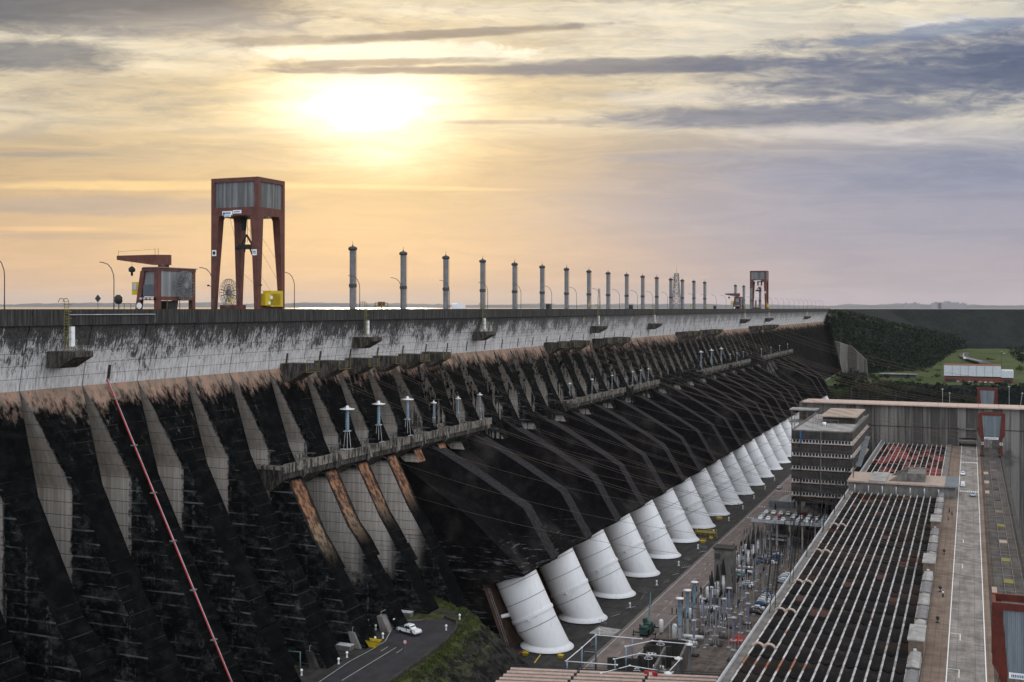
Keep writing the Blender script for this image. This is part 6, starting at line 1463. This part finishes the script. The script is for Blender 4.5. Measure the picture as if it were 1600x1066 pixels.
TP=[(1330,618,3,0),(1343,612,2,2),(1356,616,1.6,2),(1322,606,1.3,0),(1346,600,1.3,0),(1352,596,1.,3),(1368,600,1.1,0),(1380,604,1.4,2),(1392,612,1.5,0),(1405,606,1.2,0),(1416,612,1.3,2),(1372,618,1.7,2),(1400,622,1.5,3),(1425,602,.9,0),(1436,598,.8,1),(1342,590,1.1,0),(1356,586,.9,0),(1364,582,.8,3),(1350,580,.7,0),(1406,583,1.1,0),(1400,581,1.0,3),(1412,582,.8,1),(1426,583,.8,0),(1433,581,.8,1),(1442,582,.7,0),(1449,583,.6,1),(1394,584,.8,0),(1418,596,.8,3),(1464,592,.8,0),(1466,582,.7,1),(1456,592,.5,1),(1440,592,.5,1),(1545,566,.9,0),(1552,566,.7,0),(1583,562,1.9,3),(1592,566,2.1,0),(1598,572,2.0,0),(1576,552,1.5,0),(1590,548,1.8,3),(1598,556,2.,0),(1560,548,1.2,2),(1548,548,1.2,2),(1540,547,1.,3),(1593,583,1.4,1),(1470,573,.6,1),(1310,622,1.6,1),(1318,616,1.2,1),(1362,592,.8,0),(1376,594,.7,3),(1386,594,.8,0)]
kn=['broad dark green tree','light green leafy tree','brownish green bushy tree','tall narrow dark tree']
cnt=[0]*4
for (x,y,s,k) in sorted(TP):
    p=at(x,y,z=-77); 
    if y>600: p=at(x,y,u=1130-(y-600)*6); p.z-=2
    s*=.78
    l=f'{kn[k]} beyond the end wall, {ordn(cnt[k])} of its kind from the left'; cnt[k]+=1
    place(T[k],1 if used[k] else 0,(p.x,p.y,p.z),l,'trees beyond the end wall',rz=R.random()*6,scale=s); used[k]=True
p=at(570,948,z=-84); o=dup(T[0],(p.x-3,p.y,-84.3),1.,'dark bushy tree growing at the buttress foot above the retaining blocks',None,.8); 
if 'group' in o.keys(): del o['group']
# low scrub as uncountable cover
def scatter(name,pts,mat,s0,s1,label=None):
    m=MB()
    for p in pts:
        for _ in range(3):
            q=Vector(p)+Vector((R.gauss(0,s1*.5),R.gauss(0,s1*.5),abs(R.gauss(0,s1*.35)))); s=R.uniform(s0,s1)*.5
            a=Vector((R.gauss(0,1),R.gauss(0,1),R.gauss(0,1))).normalized(); b=a.cross(Vector((R.gauss(0,1),R.gauss(0,1),R.gauss(0,1)))).normalized(); m.poly([q-a*s,q+b*s*.8,q+a*s,q-b*s*.8])
    return tag(m.build(name,mat),kind='stuff')
pts=[]
sm_=bpy.data.objects['spur_slope'].data; fs_=[f for f in sm_.polygons if f.area>.5]; wts=[f.area for f in fs_]
for f in R.choices(fs_,weights=wts,k=8000):
    vv=[sm_.vertices[k].co for k in f.vertices]; a_,b_=R.random(),R.random(); pts.append((vv[0]*(1-a_)+vv[1]*a_)*(1-b_)+(vv[3]*(1-a_)+vv[2]*a_)*b_)
scatter('slope_scrub',pts,'leaf_dark',2.,5.)
pts=[]
for _ in range(900):
    c=R.randrange(len(SPUR)-1); a,b=SPUR[c]; A_=at(a[0]+R.uniform(-3,3),a[1],u=a[2]); pts.append(A_+Vector((0,0,R.uniform(-1,.3))))
scatter('ridge_brush',pts,'ridge_scrub',1.,2.6)
pts=[]
for _ in range(1500):
    x=R.uniform(-120,230); y=cliffy(x)-28+R.random()**1.5*30; pts.append((x,y,valz(x,y) if R.random()<.5 else R.uniform(-95,-75)))
scatter('cliff_scrub',pts,'leaf_dark',2.,5.5)
pts=[]
for _ in range(26000):
    x=R.uniform(-150,-108); y=R.uniform(200,306)
    if inside(x,y):
        d=min(segd(x,y,OUT[i],OUT[i+1]) for i in range(len(OUT)-1))
        if d>2.6*R.random()+.4: continue
    z=bankz(x,y)
    if z<-103: continue
    if MN.noise(Vector((x*.25,y*.25,4)))<-.05 and not inside(x,y): continue
    if z<-86 and R.random()<.72: continue
    if z<-88.5+2*MN.noise(Vector((x*.2,y*.2,9))): continue
    pts.append((x,y,z))
m=MB()
for p in pts:
    a=R.random()*3.14; h=R.uniform(.3,.8); w=R.uniform(.12,.3); l=R.uniform(-.3,.3); m.poly([(p[0]-w*math.cos(a),p[1]-w*math.sin(a),p[2]),(p[0]+w*math.cos(a),p[1]+w*math.sin(a),p[2]),(p[0]+l,p[1]+l,p[2]+h)])
tag(m.build('bank_grass',['leaf_light']),kind='stuff')
# unused prototypes
for nm,c in CARS.items():
    if not c[1]:
        for ch in [x for x in bpy.data.objects if x.parent==c[0]]: bpy.data.objects.remove(ch)
        bpy.data.objects.remove(c[0])
# ================================================================= HAZE
hz=bpy.data.materials.new('haze'); hz.use_nodes=True; n_=hz.node_tree.nodes; n_.clear(); o_=n_.new('ShaderNodeOutputMaterial'); v_=n_.new('ShaderNodeVolumePrincipled'); v_.inputs['Color'].default_value=(.80,.82,.88,1); v_.inputs['Density'].default_value=HZD; hz.node_tree.links.new(v_.outputs[0],o_.inputs['Volume'])
m=MB(); m.box(-42000,42000,-3000,46000,-127,520); h=m.build('haze',hz); tag(h,kind='stuff')
S.cycles.max_bounces=5; S.cycles.diffuse_bounces=3; S.cycles.glossy_bounces=2; S.cycles.volume_bounces=0; S.cycles.transparent_max_bounces=8
